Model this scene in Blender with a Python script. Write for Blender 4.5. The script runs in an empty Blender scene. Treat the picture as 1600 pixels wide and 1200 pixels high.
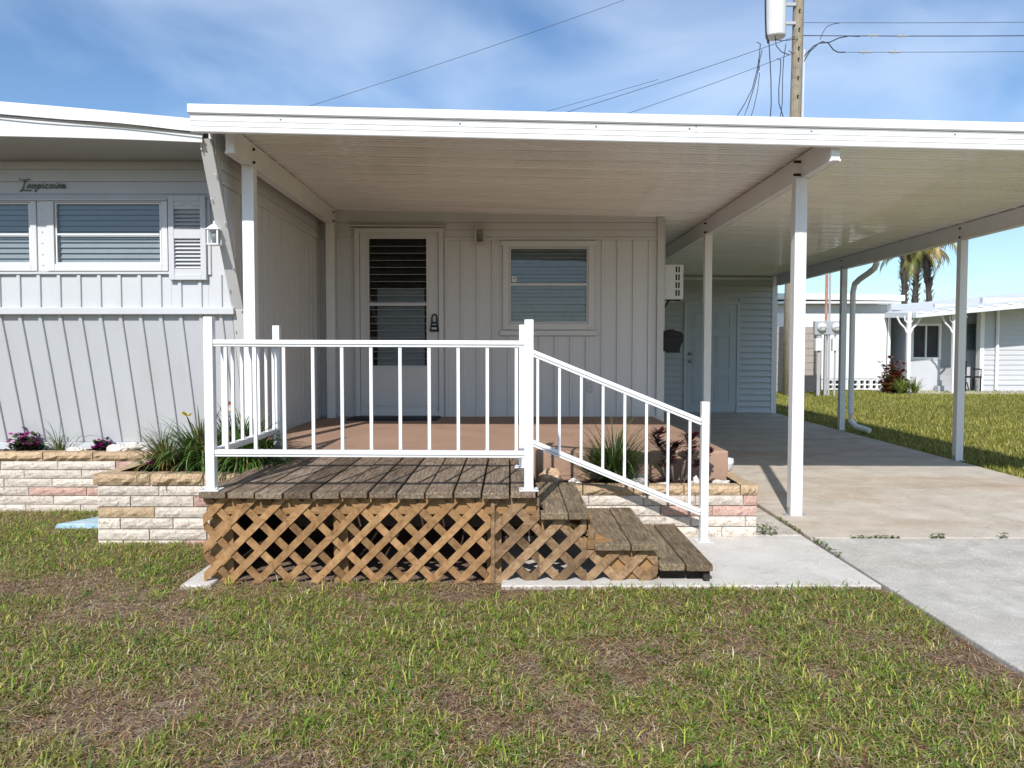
import bpy, math, random
import numpy as np
from mathutils import Vector
random.seed(7)
R = math.radians
scene = bpy.context.scene
COL = scene.collection

# ------------------------------------------------------------------ camera, sky, sun, exposure
cam_d = bpy.data.cameras.new('camera'); cam = bpy.data.objects.new('camera', cam_d); COL.objects.link(cam)
cam.location = (0, 0, 1.316)
cam.rotation_euler = (R(90 - 2.43), 0, 0)
cam_d.sensor_width = 36; cam_d.lens = 27.0; cam_d.shift_x = 0.0019
cam_d.clip_start = 0.05; cam_d.clip_end = 3000
scene.camera = cam

SUN_TRAVEL = Vector((0.235, 1.0, -0.87)).normalized()
SUN_ELEV = math.asin(-SUN_TRAVEL.z)
SUN_AZ = math.atan2(-SUN_TRAVEL.x, -SUN_TRAVEL.y)      # clockwise from +Y
world = bpy.data.worlds.new('World'); scene.world = world; world.use_nodes = True
wn, wl = world.node_tree.nodes, world.node_tree.links
wn.clear()
wo = wn.new('ShaderNodeOutputWorld'); bg = wn.new('ShaderNodeBackground'); sky = wn.new('ShaderNodeTexSky')
sky.sky_type = 'NISHITA'; sky.sun_disc = False; sky.sun_elevation = SUN_ELEV; sky.sun_rotation = SUN_AZ
sky.air_density = 1.0; sky.dust_density = 0.4; sky.ozone_density = 1.6
tc = wn.new('ShaderNodeTexCoord'); mp = wn.new('ShaderNodeMapping'); mp.inputs['Scale'].default_value = (1.6, 1.6, 4.2)
mp.inputs['Rotation'].default_value = (0, R(12), R(25))
nz = wn.new('ShaderNodeTexNoise'); nz.inputs['Scale'].default_value = 1.5; nz.inputs['Detail'].default_value = 6; nz.inputs['Roughness'].default_value = .47
nz.inputs['Distortion'].default_value = .5
rp = wn.new('ShaderNodeValToRGB'); rp.color_ramp.elements[0].position = .38; rp.color_ramp.elements[1].position = .86
rp.color_ramp.elements[1].color = (.55, .55, .55, 1)
mx = wn.new('ShaderNodeMix'); mx.data_type = 'RGBA'; mx.inputs[7].default_value = (8.6, 9.6, 10.8, 1)
wl.new(tc.outputs['Generated'], mp.inputs['Vector']); wl.new(mp.outputs['Vector'], nz.inputs['Vector'])
wl.new(nz.outputs['Fac'], rp.inputs['Fac']); wl.new(rp.outputs['Color'], mx.inputs[0]); 
tint = wn.new('ShaderNodeMix'); tint.data_type = 'RGBA'; tint.blend_type = 'MULTIPLY'; tint.inputs[0].default_value = 1; tint.inputs[7].default_value = (.80, .955, 1.10, 1)
wl.new(sky.outputs['Color'], tint.inputs[6]); wl.new(tint.outputs[2], mx.inputs[6])
wl.new(mx.outputs[2], bg.inputs['Color']); bg.inputs['Strength'].default_value = 0.105
wl.new(bg.outputs['Background'], wo.inputs['Surface'])
sun_d = bpy.data.lights.new('sun', 'SUN'); sun_d.energy = 3.9; sun_d.angle = R(.8); sun_d.color = (1, .965, .92)
sun = bpy.data.objects.new('sun', sun_d); COL.objects.link(sun)
sun.rotation_euler = SUN_TRAVEL.to_track_quat('-Z', 'Y').to_euler(); sun.location = (-4, -10, 12)
vs = scene.view_settings
vs.view_transform = 'Standard'; vs.look = 'None'; vs.exposure = 0.42; vs.gamma = 1; vs.use_curve_mapping = False
scene.cycles.max_bounces = 8; scene.cycles.transparent_max_bounces = 16
scene.cycles.caustics_reflective = False; scene.cycles.caustics_refractive = False

# ------------------------------------------------------------------ materials
M = {}
def nt(name):
    m = bpy.data.materials.new(name); m.use_nodes = True
    n, l = m.node_tree.nodes, m.node_tree.links
    return m, n, l, n['Principled BSDF']
def ramp(n, stops):
    r = n.new('ShaderNodeValToRGB'); e = r.color_ramp.elements
    while len(e) < len(stops): e.new(.5)
    for i, (p, c) in enumerate(stops): e[i].position = p; e[i].color = (*c, 1)
    return r
def noise(n, l, src, scale, detail=5, rough=.6, dist=0):
    t = n.new('ShaderNodeTexNoise'); t.inputs['Scale'].default_value = scale; t.inputs['Detail'].default_value = detail
    t.inputs['Roughness'].default_value = rough; t.inputs['Distortion'].default_value = dist
    l.new(src, t.inputs['Vector']); return t
def coords(n, l, scale=(1, 1, 1), rand=True, world_pos=False):
    mp = n.new('ShaderNodeMapping'); mp.inputs['Scale'].default_value = scale
    if world_pos:
        g = n.new('ShaderNodeNewGeometry'); l.new(g.outputs['Position'], mp.inputs['Vector'])
    else:
        t = n.new('ShaderNodeTexCoord'); l.new(t.outputs['Object'], mp.inputs['Vector'])
    if rand:
        oi = n.new('ShaderNodeObjectInfo'); ml = n.new('ShaderNodeMath'); ml.operation = 'MULTIPLY'; ml.inputs[1].default_value = 37
        l.new(oi.outputs['Random'], ml.inputs[0]); l.new(ml.outputs[0], mp.inputs['Location'])
    return mp.outputs['Vector']
def mixc(n, l, fac, a, b, mode='MIX'):
    x = n.new('ShaderNodeMix'); x.data_type = 'RGBA'; x.blend_type = mode
    for i, s in ((0, fac), (6, a), (7, b)):
        if hasattr(s, 'links'): l.new(s, x.inputs[i])
        elif isinstance(s, (int, float)): x.inputs[i].default_value = s
        else: x.inputs[i].default_value = (*s, 1)
    return x.outputs[2]
def bump(n, l, b, h, strength, dist=.01):
    x = n.new('ShaderNodeBump'); x.inputs['Strength'].default_value = strength; x.inputs['Distance'].default_value = dist
    l.new(h, x.inputs['Height']); l.new(x.outputs['Normal'], b.inputs['Normal'])
def paint(name, col, rough=.45, dirt=(.35, .32, .27), amt=.25, scale=3, bmp=.05, spec=.5, stretch=(1, 1, 1), wpos=True, metal=0):
    m, n, l, b = nt(name)
    v = coords(n, l, stretch, rand=not wpos, world_pos=wpos)
    t = noise(n, l, v, scale, 8, .65, .3); r = ramp(n, [(.46, (0, 0, 0)), (.82, (amt, amt, amt))]); l.new(t.outputs['Fac'], r.inputs['Fac'])
    t2 = noise(n, l, v, scale * .23, 3); r2 = ramp(n, [(.3, tuple(c * .93 for c in col)), (.7, col)]); l.new(t2.outputs['Fac'], r2.inputs['Fac'])
    c = mixc(n, l, r.outputs['Color'], r2.outputs['Color'], dirt); l.new(c, b.inputs['Base Color'])
    b.inputs['Roughness'].default_value = rough; b.inputs['Specular IOR Level'].default_value = spec; b.inputs['Metallic'].default_value = metal
    if bmp:
        t3 = noise(n, l, v, scale * 9, 4); bump(n, l, b, t3.outputs['Fac'], bmp, .004)
    M[name] = m; return m
paint('white_metal', (.78, .78, .775), .33, amt=.22, scale=4, stretch=(1, 1, .4), bmp=.02)
paint('rail_white', (.79, .79, .79), .38, amt=.2, scale=9, bmp=.02)
paint('siding', (.53, .54, .555), .5, amt=.26, scale=2.2, stretch=(1, 1, .35), bmp=.06)
paint('siding_shaded', (.62, .615, .61), .5, amt=.12, scale=2, stretch=(1, 1, .3), bmp=.05)  # same paint as the wing siding, copy toned to suit the porch shade
paint('trim_grey', (.56, .555, .545), .5, amt=.18, scale=5)
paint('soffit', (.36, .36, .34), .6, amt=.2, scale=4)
paint('fascia_grey', (.66, .665, .66), .5, amt=.14, scale=3)
paint('roof_white', (.8, .8, .79), .4, amt=.12, scale=2)
paint('window_frame', (.62, .62, .62), .45, amt=.15, scale=8)
paint('shed_siding', (.52, .54, .55), .5, amt=.14, scale=2)
paint('shed_door', (.44, .48, .50), .4, amt=.08)
paint('cream_plastic', (.62, .57, .45), .45, amt=.3, scale=20)
paint('far_white', (.80, .80, .80), .5, amt=.1)
paint('far_grey', (.52, .53, .55), .5, amt=.12)
paint('far_roof', (.66, .70, .72), .5, amt=.2)
paint('galv', (.42, .44, .46), .45, amt=.2, scale=6, metal=.3)
paint('conduit', (.38, .39, .40), .5, amt=.3, scale=8)
paint('black', (.006, .006, .007), .7, (.014, .014, .014), .3, 10, .2)
paint('cable_black', (.02, .02, .022), .5, amt=0, bmp=0)
paint('rust', (.38, .16, .10), .7, (.5, .45, .4), .7, 8, .1)
paint('brick_far', (.36, .30, .26), .85, amt=.3, scale=6, bmp=.3)
paint('screen_dark', (.018, .018, .02), .5, amt=.1)
paint('blue_lid', (.26, .42, .52), .4, (.72, .76, .78), 1, 9, .3, stretch=(.6, 5, 1))
paint('ceramic', (.72, .72, .70), .25, amt=.35, scale=14)
paint('brass', (.35, .30, .2), .35, amt=.2, metal=.8)
paint('mat_rubber', (.02, .028, .045), .9, (.05, .05, .05), .4, 30, .5)
paint('unlit_dark', (.035, .036, .038), .9, amt=.2)  # near-black stands in for unlit space behind windows and vents
paint('blind_slat', (.66, .67, .66), .5, (.2, .19, .16), .45, 9, .05)
paint('blind_grey', (.58, .58, .565), .5, (.15, .15, .15), .2, 4, .03)
paint('script_metal', (.19, .2, .19), .4, amt=.2, metal=.4)
paint('trunk_far', (.05, .042, .036), .95, (.12, .1, .08), .8, 10, .6)
paint('warm_ceiling', (.32, .2, .14), .7)

# carport underside: glossy white enamel
m, n, l, b = nt('pan_enamel'); M['pan_enamel'] = m
v = coords(n, l, (.35, 2.4, 1), rand=False, world_pos=True)
t = noise(n, l, v, 1.6, 5); r = ramp(n, [(.35, (.72, .71, .685)), (.7, (.80, .79, .765))]); l.new(t.outputs['Fac'], r.inputs['Fac']); l.new(r.outputs['Color'], b.inputs['Base Color'])
b.inputs['Roughness'].default_value = .055; b.inputs['Coat Weight'].default_value = .6; b.inputs['Coat Roughness'].default_value = .04
t = noise(n, l, coords(n, l, (.7, 9, 1), rand=False, world_pos=True), 3, 4); bump(n, l, b, t.outputs['Fac'], .05, .006)

# weathered wood
def wood(name, stops, grain=(14, 1.2, 14), rough=.85, stain=(.05, .045, .035), stain_amt=.5, bs=.5):
    m, n, l, b = nt(name)
    v = coords(n, l, grain)
    t = noise(n, l, v, 5, 10, .7, .9); r = ramp(n, stops); l.new(t.outputs['Fac'], r.inputs['Fac'])
    v2 = coords(n, l, (1, 1, 1)); t2 = noise(n, l, v2, 6, 6, .6); r2 = ramp(n, [(.5, (0, 0, 0)), (.78, (stain_amt,) * 3)]); l.new(t2.outputs['Fac'], r2.inputs['Fac'])
    c = mixc(n, l, r2.outputs['Color'], r.outputs['Color'], stain)
    oi = n.new('ShaderNodeObjectInfo'); r3 = ramp(n, [(0, (.58, .56, .54)), (.5, (.95, .93, .90)), (1, (1.2, 1.2, 1.2))]); l.new(oi.outputs['Random'], r3.inputs['Fac'])
    c = mixc(n, l, 1.0, c, r3.outputs['Color'], 'MULTIPLY')
    l.new(c, b.inputs['Base Color']); b.inputs['Roughness'].default_value = rough; b.inputs['Specular IOR Level'].default_value = .2
    bump(n, l, b, t.outputs['Fac'], bs, .006); M[name] = m
wood('deck_wood', [(.30, (.035, .024, .016)), (.43, (.135, .098, .068)), (.55, (.24, .182, .132)), (.72, (.39, .32, .245))], stain_amt=.55, bs=.9)
wood('step_wood', [(.30, (.035, .024, .015)), (.43, (.125, .09, .055)), (.55, (.215, .165, .105)), (.72, (.36, .295, .205))], stain_amt=.65, bs=.9)
wood('lattice_wood', [(.28, (.12, .06, .025)), (.46, (.28, .158, .07)), (.75, (.43, .27, .135))], (4, 4, 4), .8, (.10, .055, .025), .65, .5)
wood('lattice_grey', [(.28, (.09, .05, .028)), (.48, (.24, .15, .08)), (.75, (.40, .28, .17))], (4, 4, 4), .85, (.07, .05, .035), .6, .5)
wood('frame_wood', [(.25, (.20, .11, .045)), (.5, (.34, .20, .09)), (.8, (.44, .28, .14))], (2, 8, 8), .85, (.07, .05, .03), .6, .4)
wood('dark_wood', [(.25, (.02, .017, .013)), (.6, (.06, .05, .04)), (.8, (.11, .095, .075))], (2, 8, 8))
wood('pole_wood', [(.3, (.13, .105, .075)), (.5, (.25, .215, .16)), (.8, (.37, .335, .265))], (9, 9, .5), .9)

def stone(name, base, alt, dark, pit=.6):
    m, n, l, b = nt(name)
    v = coords(n, l, (1, 1, 1), world_pos=True); t = noise(n, l, v, 26, 9, .72); r = ramp(n, [(.3, dark), (.45, alt), (.62, base)]); l.new(t.outputs['Fac'], r.inputs['Fac'])
    t3 = noise(n, l, v, 95, 3); r3 = ramp(n, [(.33, dark), (.42, (1, 1, 1))]); l.new(t3.outputs['Fac'], r3.inputs['Fac'])
    c = mixc(n, l, .8, r.outputs['Color'], r3.outputs['Color'], 'MULTIPLY')
    oi = n.new('ShaderNodeObjectInfo'); r4 = ramp(n, [(0, (.86, .84, .82)), (1, (1.06, 1.05, 1.03))]); l.new(oi.outputs['Random'], r4.inputs['Fac'])
    c = mixc(n, l, 1., c, r4.outputs['Color'], 'MULTIPLY'); l.new(c, b.inputs['Base Color'])
    b.inputs['Roughness'].default_value = .9; b.inputs['Specular IOR Level'].default_value = .2
    bump(n, l, b, t.outputs['Fac'], pit, .012); M[name] = m
stone('block_cream', (.66, .605, .535), (.58, .52, .45), (.27, .22, .185))
stone('block_pink', (.55, .385, .33), (.47, .31, .26), (.32, .18, .15))
stone('block_tan', (.52, .40, .27), (.44, .32, .20), (.22, .15, .09))
stone('mortar', (.42, .38, .33), (.34, .3, .26), (.35, .3, .26), .3)
stone('rock_white', (.78, .76, .72), (.66, .62, .57), (.34, .3, .27), .8)
stone('rock_tan', (.66, .50, .34), (.52, .36, .22), (.26, .17, .1), .9)
stone('mulch', (.085, .04, .025), (.05, .026, .018), (.015, .01, .008), 1)

def concrete(name, a, bb, rustc, rust, scale, peb):
    m, n, l, b = nt(name)
    v = coords(n, l, (1, 1, 1), rand=False, world_pos=True)
    t = noise(n, l, v, scale, 9, .62, .4); r = ramp(n, [(.3, a), (.68, bb)]); l.new(t.outputs['Fac'], r.inputs['Fac'])
    v2 = coords(n, l, (.35, 1.1, 1), rand=False, world_pos=True); t2 = noise(n, l, v2, 1.1, 5, .55, .5)
    r2 = ramp(n, [(.47, (0, 0, 0)), (.72, (rust,) * 3)]); l.new(t2.outputs['Fac'], r2.inputs['Fac'])
    c = mixc(n, l, r2.outputs['Color'], r.outputs['Color'], rustc)
    t3 = noise(n, l, v, 160, 2); r3 = ramp(n, [(.36 - .1 * (1 - peb), (.55, .53, .5)), (.5, (1, 1, 1))]); l.new(t3.outputs['Fac'], r3.inputs['Fac'])
    c = mixc(n, l, peb, c, r3.outputs['Color'], 'MULTIPLY')
    t5 = noise(n, l, v, 33, 3); r5 = ramp(n, [(.24, (.4, .39, .37)), (.31, (1, 1, 1))]); l.new(t5.outputs['Fac'], r5.inputs['Fac'])
    c = mixc(n, l, .6, c, r5.outputs['Color'], 'MULTIPLY')
    vo = n.new('ShaderNodeTexVoronoi'); vo.feature = 'DISTANCE_TO_EDGE'; vo.inputs['Scale'].default_value = .55
    dn = noise(n, l, v, 4, 6, .6); dv = n.new('ShaderNodeVectorMath'); dv.operation = 'MULTIPLY_ADD'; dv.inputs[1].default_value = (.35, .35, .35)
    l.new(dn.outputs['Color'], dv.inputs[0]); l.new(v, dv.inputs[2]); l.new(dv.outputs[0], vo.inputs['Vector'])
    rc = ramp(n, [(.0, (.45, .43, .40)), (.004, (1, 1, 1))]); l.new(vo.outputs['Distance'], rc.inputs['Fac']); c = mixc(n, l, .35, c, rc.outputs['Color'], 'MULTIPLY')
    t6 = noise(n, l, v, 24, 6, .75); r6 = ramp(n, [(.56, (0, 0, 0)), (.68, (.5, .5, .5))]); l.new(t6.outputs['Fac'], r6.inputs['Fac']); c = mixc(n, l, r6.outputs['Color'], c, tuple(min(.72, q * 1.35) for q in bb))
    l.new(c, b.inputs['Base Color']); b.inputs['Roughness'].default_value = .85; b.inputs['Specular IOR Level'].default_value = .25
    t4 = noise(n, l, v, 60, 5); bump(n, l, b, t4.outputs['Fac'], .35, .006); M[name] = m
concrete('drive_rear', (.40, .35, .285), (.56, .50, .42), (.38, .26, .165), .85, 3.2, .3)
concrete('drive_front', (.38, .36, .32), (.57, .54, .49), (.44, .40, .345), .6, 5, .9)
concrete('pad', (.48, .45, .405), (.62, .585, .535), (.50, .47, .43), .4, 3, .45)
concrete('pebble_path', (.38, .34, .29), (.60, .55, .48), (.40, .34, .28), .5, 12, .9)
# brown floor paint
m, n, l, b = nt('porch_brown'); M['porch_brown'] = m
v = coords(n, l, rand=False, world_pos=True); t = noise(n, l, v, 2.2, 6); r = ramp(n, [(.3, (.30, .19, .13)), (.7, (.37, .24, .17))]); l.new(t.outputs['Fac'], r.inputs['Fac'])
t2 = noise(n, l, v, 90, 3); c = mixc(n, l, .25, r.outputs['Color'], t2.outputs['Color'], 'OVERLAY'); l.new(c, b.inputs['Base Color'])
b.inputs['Roughness'].default_value = .75; b.inputs['Specular IOR Level'].default_value = .3; bump(n, l, b, t2.outputs['Fac'], .3, .004)
# soil / ground
m, n, l, b = nt('lawn_soil'); M['lawn_soil'] = m
v = coords(n, l, rand=False, world_pos=True)
t = noise(n, l, v, 2.0, 9, .7); r = ramp(n, [(.3, (.13, .082, .058)), (.5, (.25, .175, .135)), (.72, (.38, .305, .255))]); l.new(t.outputs['Fac'], r.inputs['Fac'])
t2 = noise(n, l, v, 55, 5, .7); r2 = ramp(n, [(.35, (.4, .38, .36)), (.6, (1.1, 1.08, 1.05))]); l.new(t2.outputs['Fac'], r2.inputs['Fac'])
c = mixc(n, l, .8, r.outputs['Color'], r2.outputs['Color'], 'MULTIPLY')
g = n.new('ShaderNodeNewGeometry'); sx = n.new('ShaderNodeSeparateXYZ'); l.new(g.outputs['Position'], sx.inputs[0])
mr = n.new('ShaderNodeMapRange'); mr.inputs[1].default_value = 5.0; mr.inputs[2].default_value = 5.3; l.new(sx.outputs['X'], mr.inputs[0])
t3 = noise(n, l, v, 1.2, 6); r3 = ramp(n, [(.35, (.14, .13, .025)), (.65, (.26, .23, .055))]); l.new(t3.outputs['Fac'], r3.inputs['Fac'])
c = mixc(n, l, mr.outputs[0], c, r3.outputs['Color']); l.new(c, b.inputs['Base Color']); b.inputs['Roughness'].default_value = .95
b.inputs['Specular IOR Level'].default_value = .1; bump(n, l, b, t2.outputs['Fac'], .8, .02)
# vertex-coloured foliage
def foliage(name, trans=.25, rough=.55):
    m, n, l, b = nt(name); a = n.new('ShaderNodeAttribute'); a.attribute_name = 'Col'
    l.new(a.outputs['Color'], b.inputs['Base Color']); b.inputs['Roughness'].default_value = rough; b.inputs['Specular IOR Level'].default_value = .3
    tr = n.new('ShaderNodeBsdfTranslucent'); l.new(a.outputs['Color'], tr.inputs['Color'])
    ms = n.new('ShaderNodeMixShader'); ms.inputs[0].default_value = trans
    l.new(b.outputs[0], ms.inputs[1]); l.new(tr.outputs[0], ms.inputs[2]); l.new(ms.outputs[0], n['Material Output'].inputs['Surface']); M[name] = m
foliage('grass'); foliage('leaf', .2, .42)
# glass
m, n, l, b = nt('glass'); M['glass'] = m; n.remove(b)
tr = n.new('ShaderNodeBsdfTransparent'); tr.inputs['Color'].default_value = (.80, .83, .85, 1)
gl = n.new('ShaderNodeBsdfGlossy'); gl.inputs['Roughness'].default_value = .03; gl.inputs['Color'].default_value = (.9, .93, .95, 1)
fr = n.new('ShaderNodeFresnel'); fr.inputs['IOR'].default_value = 1.42
tx = n.new('ShaderNodeTexCoord'); tn = noise(n, l, tx.outputs['Object'], 2.5, 2); bp = n.new('ShaderNodeBump'); bp.inputs['Strength'].default_value = .05; bp.inputs['Distance'].default_value = .02
l.new(tn.outputs['Fac'], bp.inputs['Height']); l.new(bp.outputs[0], gl.inputs['Normal'])
ms = n.new('ShaderNodeMixShader'); l.new(fr.outputs[0], ms.inputs[0]); l.new(tr.outputs[0], ms.inputs[1]); l.new(gl.outputs[0], ms.inputs[2]); l.new(ms.outputs[0], n['Material Output'].inputs['Surface'])

# ------------------------------------------------------------------ builders
WORG = {}
class MB:
    def __init__(s): s.v = []; s.f = []; s.c = []
    def add(s, vs, fs, col=None):
        o = len(s.v); s.v += [tuple(p) for p in vs]; s.f += [tuple(i + o for i in f) for f in fs]
        if col is not None: s.c += [col] * len(vs)
        return s
    def box(s, x0, x1, y0, y1, z0, z1):
        return s.add([(x0, y0, z0), (x1, y0, z0), (x1, y1, z0), (x0, y1, z0), (x0, y0, z1), (x1, y0, z1), (x1, y1, z1), (x0, y1, z1)],
                     [(0, 3, 2, 1), (4, 5, 6, 7), (0, 1, 5, 4), (1, 2, 6, 5), (2, 3, 7, 6), (3, 0, 4, 7)])
    def prism(s, A, B):
        n = len(A); return s.add(list(A) + list(B), [tuple(range(n - 1, -1, -1)), tuple(range(n, 2 * n))] + [(i, (i + 1) % n, n + (i + 1) % n, n + i) for i in range(n)])
    def bar(s, p, q, w, h, up=(0, 0, 1)):
        p, q = Vector(p), Vector(q); d = (q - p).normalized(); u = Vector(up); r = d.cross(u)
        if r.length < 1e-4: r = d.cross(Vector((0, 1, 0)))
        r.normalize(); u = r.cross(d)
        k = [r * (w / 2 * a) + u * (h / 2 * b_) for a, b_ in ((-1, -1), (1, -1), (1, 1), (-1, 1))]
        return s.prism([p + t for t in k], [q + t for t in k])
    def tube(s, pts, r, n=6, cap=True):
        pts = [Vector(p) for p in pts]; rs = r if isinstance(r, (list, tuple)) else [r] * len(pts); rings = []
        ref = Vector((0, 0, 1))
        for i, p in enumerate(pts):
            d = (pts[min(i + 1, len(pts) - 1)] - pts[max(i - 1, 0)]).normalized()
            a = d.cross(ref if abs(d.z) < .95 else Vector((0, 1, 0))).normalized(); b_ = d.cross(a)
            rings.append([p + (a * math.cos(2 * math.pi * k / n) + b_ * math.sin(2 * math.pi * k / n)) * rs[i] for k in range(n)])
        vs = [q for g_ in rings for q in g_]; fs = []
        for i in range(len(pts) - 1):
            for k in range(n):
                fs.append((i * n + k, i * n + (k + 1) % n, (i + 1) * n + (k + 1) % n, (i + 1) * n + k))
        if cap: fs += [tuple(range(n - 1, -1, -1)), tuple(range((len(pts) - 1) * n, len(pts) * n))]
        return s.add(vs, fs)
    def lathe(s, prof, c=(0, 0, 0), n=16):
        vs = []; fs = []
        for r_, z in prof: vs += [(c[0] + r_ * math.cos(2 * math.pi * k / n), c[1] + r_ * math.sin(2 * math.pi * k / n), c[2] + z) for k in range(n)]
        for i in range(len(prof) - 1):
            for k in range(n): fs.append((i * n + k, i * n + (k + 1) % n, (i + 1) * n + (k + 1) % n, (i + 1) * n + k))
        fs += [tuple(range(n - 1, -1, -1)), tuple(range((len(prof) - 1) * n, len(prof) * n))]
        return s.add(vs, fs)
def setp(o, label=None, cat=None, group=None, kind=None):
    for k, v_ in (('label', label), ('category', cat), ('group', group), ('kind', kind)):
        if v_: o[k] = v_
    return o
def link(o, parent, org):
    COL.objects.link(o); WORG[o.name] = Vector(org)
    if parent is not None: o.parent = parent; o.location = Vector(org) - WORG[parent.name]
    else: o.location = org
    return o
def thing(name, label, cat, loc, group=None):
    return setp(link(bpy.data.objects.new(name, None), None, loc), label, cat, group)
def P(name, mb, mat, parent=None, bevel=0, smooth=False, label=None, cat=None, group=None, kind=None, org=None):
    A = np.array(mb.v, dtype=float)
    if org is None:
        lo, hi = A.min(0), A.max(0); org = ((lo[0] + hi[0]) / 2, (lo[1] + hi[1]) / 2, lo[2])
    me = bpy.data.meshes.new(name); me.from_pydata([tuple(p) for p in (A - np.array(org))], [], mb.f)
    if mb.c and len(mb.c) == len(mb.v):
        ca = me.color_attributes.new('Col', 'FLOAT_COLOR', 'POINT'); ca.data.foreach_set('color', np.array([(*c_, 1) for c_ in mb.c], dtype=np.float32).ravel())
    me.materials.append(M[mat])
    if smooth: me.polygons.foreach_set('use_smooth', [True] * len(me.polygons))
    o = bpy.data.objects.new(name, me)
    if bevel:
        bm_ = o.modifiers.new('bevel', 'BEVEL'); bm_.width = bevel; bm_.segments = 2; bm_.limit_method = 'ANGLE'
    link(o, parent, org); return setp(o, label, cat, group, kind)
def box(name, x0, x1, y0, y1, z0, z1, mat, parent=None, bevel=0, **k): return P(name, MB().box(x0, x1, y0, y1, z0, z1), mat, parent, bevel, **k)
def inst(src, loc, parent=None, scale=None, rot=None, mat=None):
    o = bpy.data.objects.new(src.name.split('.')[0], src.data)
    for m_ in src.modifiers:
        b_ = o.modifiers.new('bevel', 'BEVEL'); b_.width = m_.width; b_.segments = m_.segments; b_.limit_method = 'ANGLE'
    link(o, parent, loc)
    if scale: o.scale = scale
    if rot: o.rotation_euler = rot
    if mat: o.material_slots[0].link = 'OBJECT'; o.material_slots[0].material = M[mat]
    return o

def rect_sub(rects, h):
    out = []
    for (a, b_, c_, d) in rects:
        x0, x1, z0, z1 = h
        if x1 <= a or x0 >= b_ or z1 <= c_ or z0 >= d: out.append((a, b_, c_, d)); continue
        if x0 > a: out.append((a, x0, c_, d))
        if x1 < b_: out.append((x1, b_, c_, d))
        lo, hi = max(a, x0), min(b_, x1)
        if z0 > c_: out.append((lo, hi, c_, z0))
        if z1 < d: out.append((lo, hi, z1, d))
    return [q for q in out if q[1] - q[0] > .012 and q[3] - q[2] > .012]
def ribbed(parent, u0, u1, w0, w1, pitch, fmap, mat, holes=(), rib=.03, proud=.019, name='siding_panel', start=None):
    """vertical pans with a raised batten at one edge; fmap(u, w, d) -> world, d = outward"""
    u = u0 if start is None else start
    while u < u1 - .005:
        ue = min(u + pitch, u1)
        rects = [(u, ue, w0, w1)]
        for h in holes: rects = rect_sub(rects, h)
        for (a, b_, c_, d) in rects:
            mb = MB(); hasrib = abs(a - u) < 1e-6 and b_ - a > rib + .01
            prof = [(a, 0), (a, proud), (a + .004, proud + .002), (a + rib - .004, proud + .002), (a + rib, proud), (a + rib + .003, .003), (b_ - .0015, .003), (b_ - .0015, 0)] if hasrib else [(a, 0), (a, .003), (b_, .003), (b_, 0)]
            mb.prism([fmap(q, c_, e) for q, e in prof], [fmap(q, d, e) for q, e in prof])
            P(name, mb, mat, parent)
        u = ue
def sheet_holes(x0, x1, z0, z1, holes):
    rects = [(x0, x1, z0, z1)]
    for h in holes: rects = rect_sub(rects, h)
    return rects
def frame_box(mb, x0, x1, z0, z1, w, y0, y1):
    mb.box(x0, x0 + w, y0, y1, z0, z1).box(x1 - w, x1, y0, y1, z0, z1).box(x0 + w, x1 - w, y0, y1, z0, z0 + w).box(x0 + w, x1 - w, y0, y1, z1 - w, z1); return mb

# ------------------------------------------------------------------ ground, driveway, walk
def hz(x, y):
    t = min(max((x - 1.95) / .15, 0), 1)
    return t * .01 * min(max(y - 4.35, 0), 12.0)
xs = sorted(set([-300, -120, -50, -20, -10] + list(np.arange(-6, 8.01, .4)) + [1.9, 1.95, 2.1, 2.11] + [9, 10, 12, 14, 17, 20, 30, 60, 140, 300]))
ys = sorted(set([-300, -120, -50, -20, -8, -4, -2] + list(np.arange(0, 9, .4)) + [4.35, 9, 10, 12, 14, 16.35, 18, 20, 22, 25, 28, 32, 40, 60, 100, 200, 400]))
mb = MB(); mb.v = [(x, y, hz(x, y) - .03 - (.06 if 2.12 < x < 5.15 and y < 15 else 0) + (random.uniform(-.006, .006) if x < 1.9 and y < 6 else 0)) for y in ys for x in xs]
nx = len(xs); mb.f = [(j * nx + i, j * nx + i + 1, (j + 1) * nx + i + 1, (j + 1) * nx + i) for j in range(len(ys) - 1) for i in range(nx - 1)]
P('ground', mb, 'lawn_soil', smooth=True, kind='structure', org=(0, 0, 0))

def slab(name, x0, x1, y0, y1, mat, parent, th=.12, dz=0, bevel=.008):
    mb = MB(); N = 12
    ysl = [y0 + (y1 - y0) * i / N for i in range(N + 1)]
    def z(y): return .01 * min(max(y - 4.35, 0), 12) + dz
    A = [(x0, y, z(y)) for y in ysl] + [(x0, y1, z(y1) - th), (x0, y0, z(y0) - th)]
    B = [(x1, p[1], p[2]) for p in A]
    return P(name, mb.prism(A, B), mat, parent, bevel)
drive = setp(link(bpy.data.objects.new('driveway', None), None, (3.6, 4, 0)), kind='structure')
slab('concrete_slab', 2.115, 5.2, -6, 5.325, 'drive_front', drive)
slab('concrete_slab', 2.115, 5.2, 5.337, 15.09, 'drive_rear', drive)
walk = setp(link(bpy.data.objects.new('walkway', None), None, (1.5, 5, 0)), kind='structure')
box('concrete_slab', -.05, 2.10, 4.285, 5.46, -.12, -.004, 'pad', walk, .008)
box('concrete_slab', -1.875, -1.70, 4.30, 4.80, -.12, -.008, 'pad', walk, .012)
box('pebble_slab', 1.70, 2.10, 5.465, 9.6, -.12, -.002, 'pebble_path', walk, .006)

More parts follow.
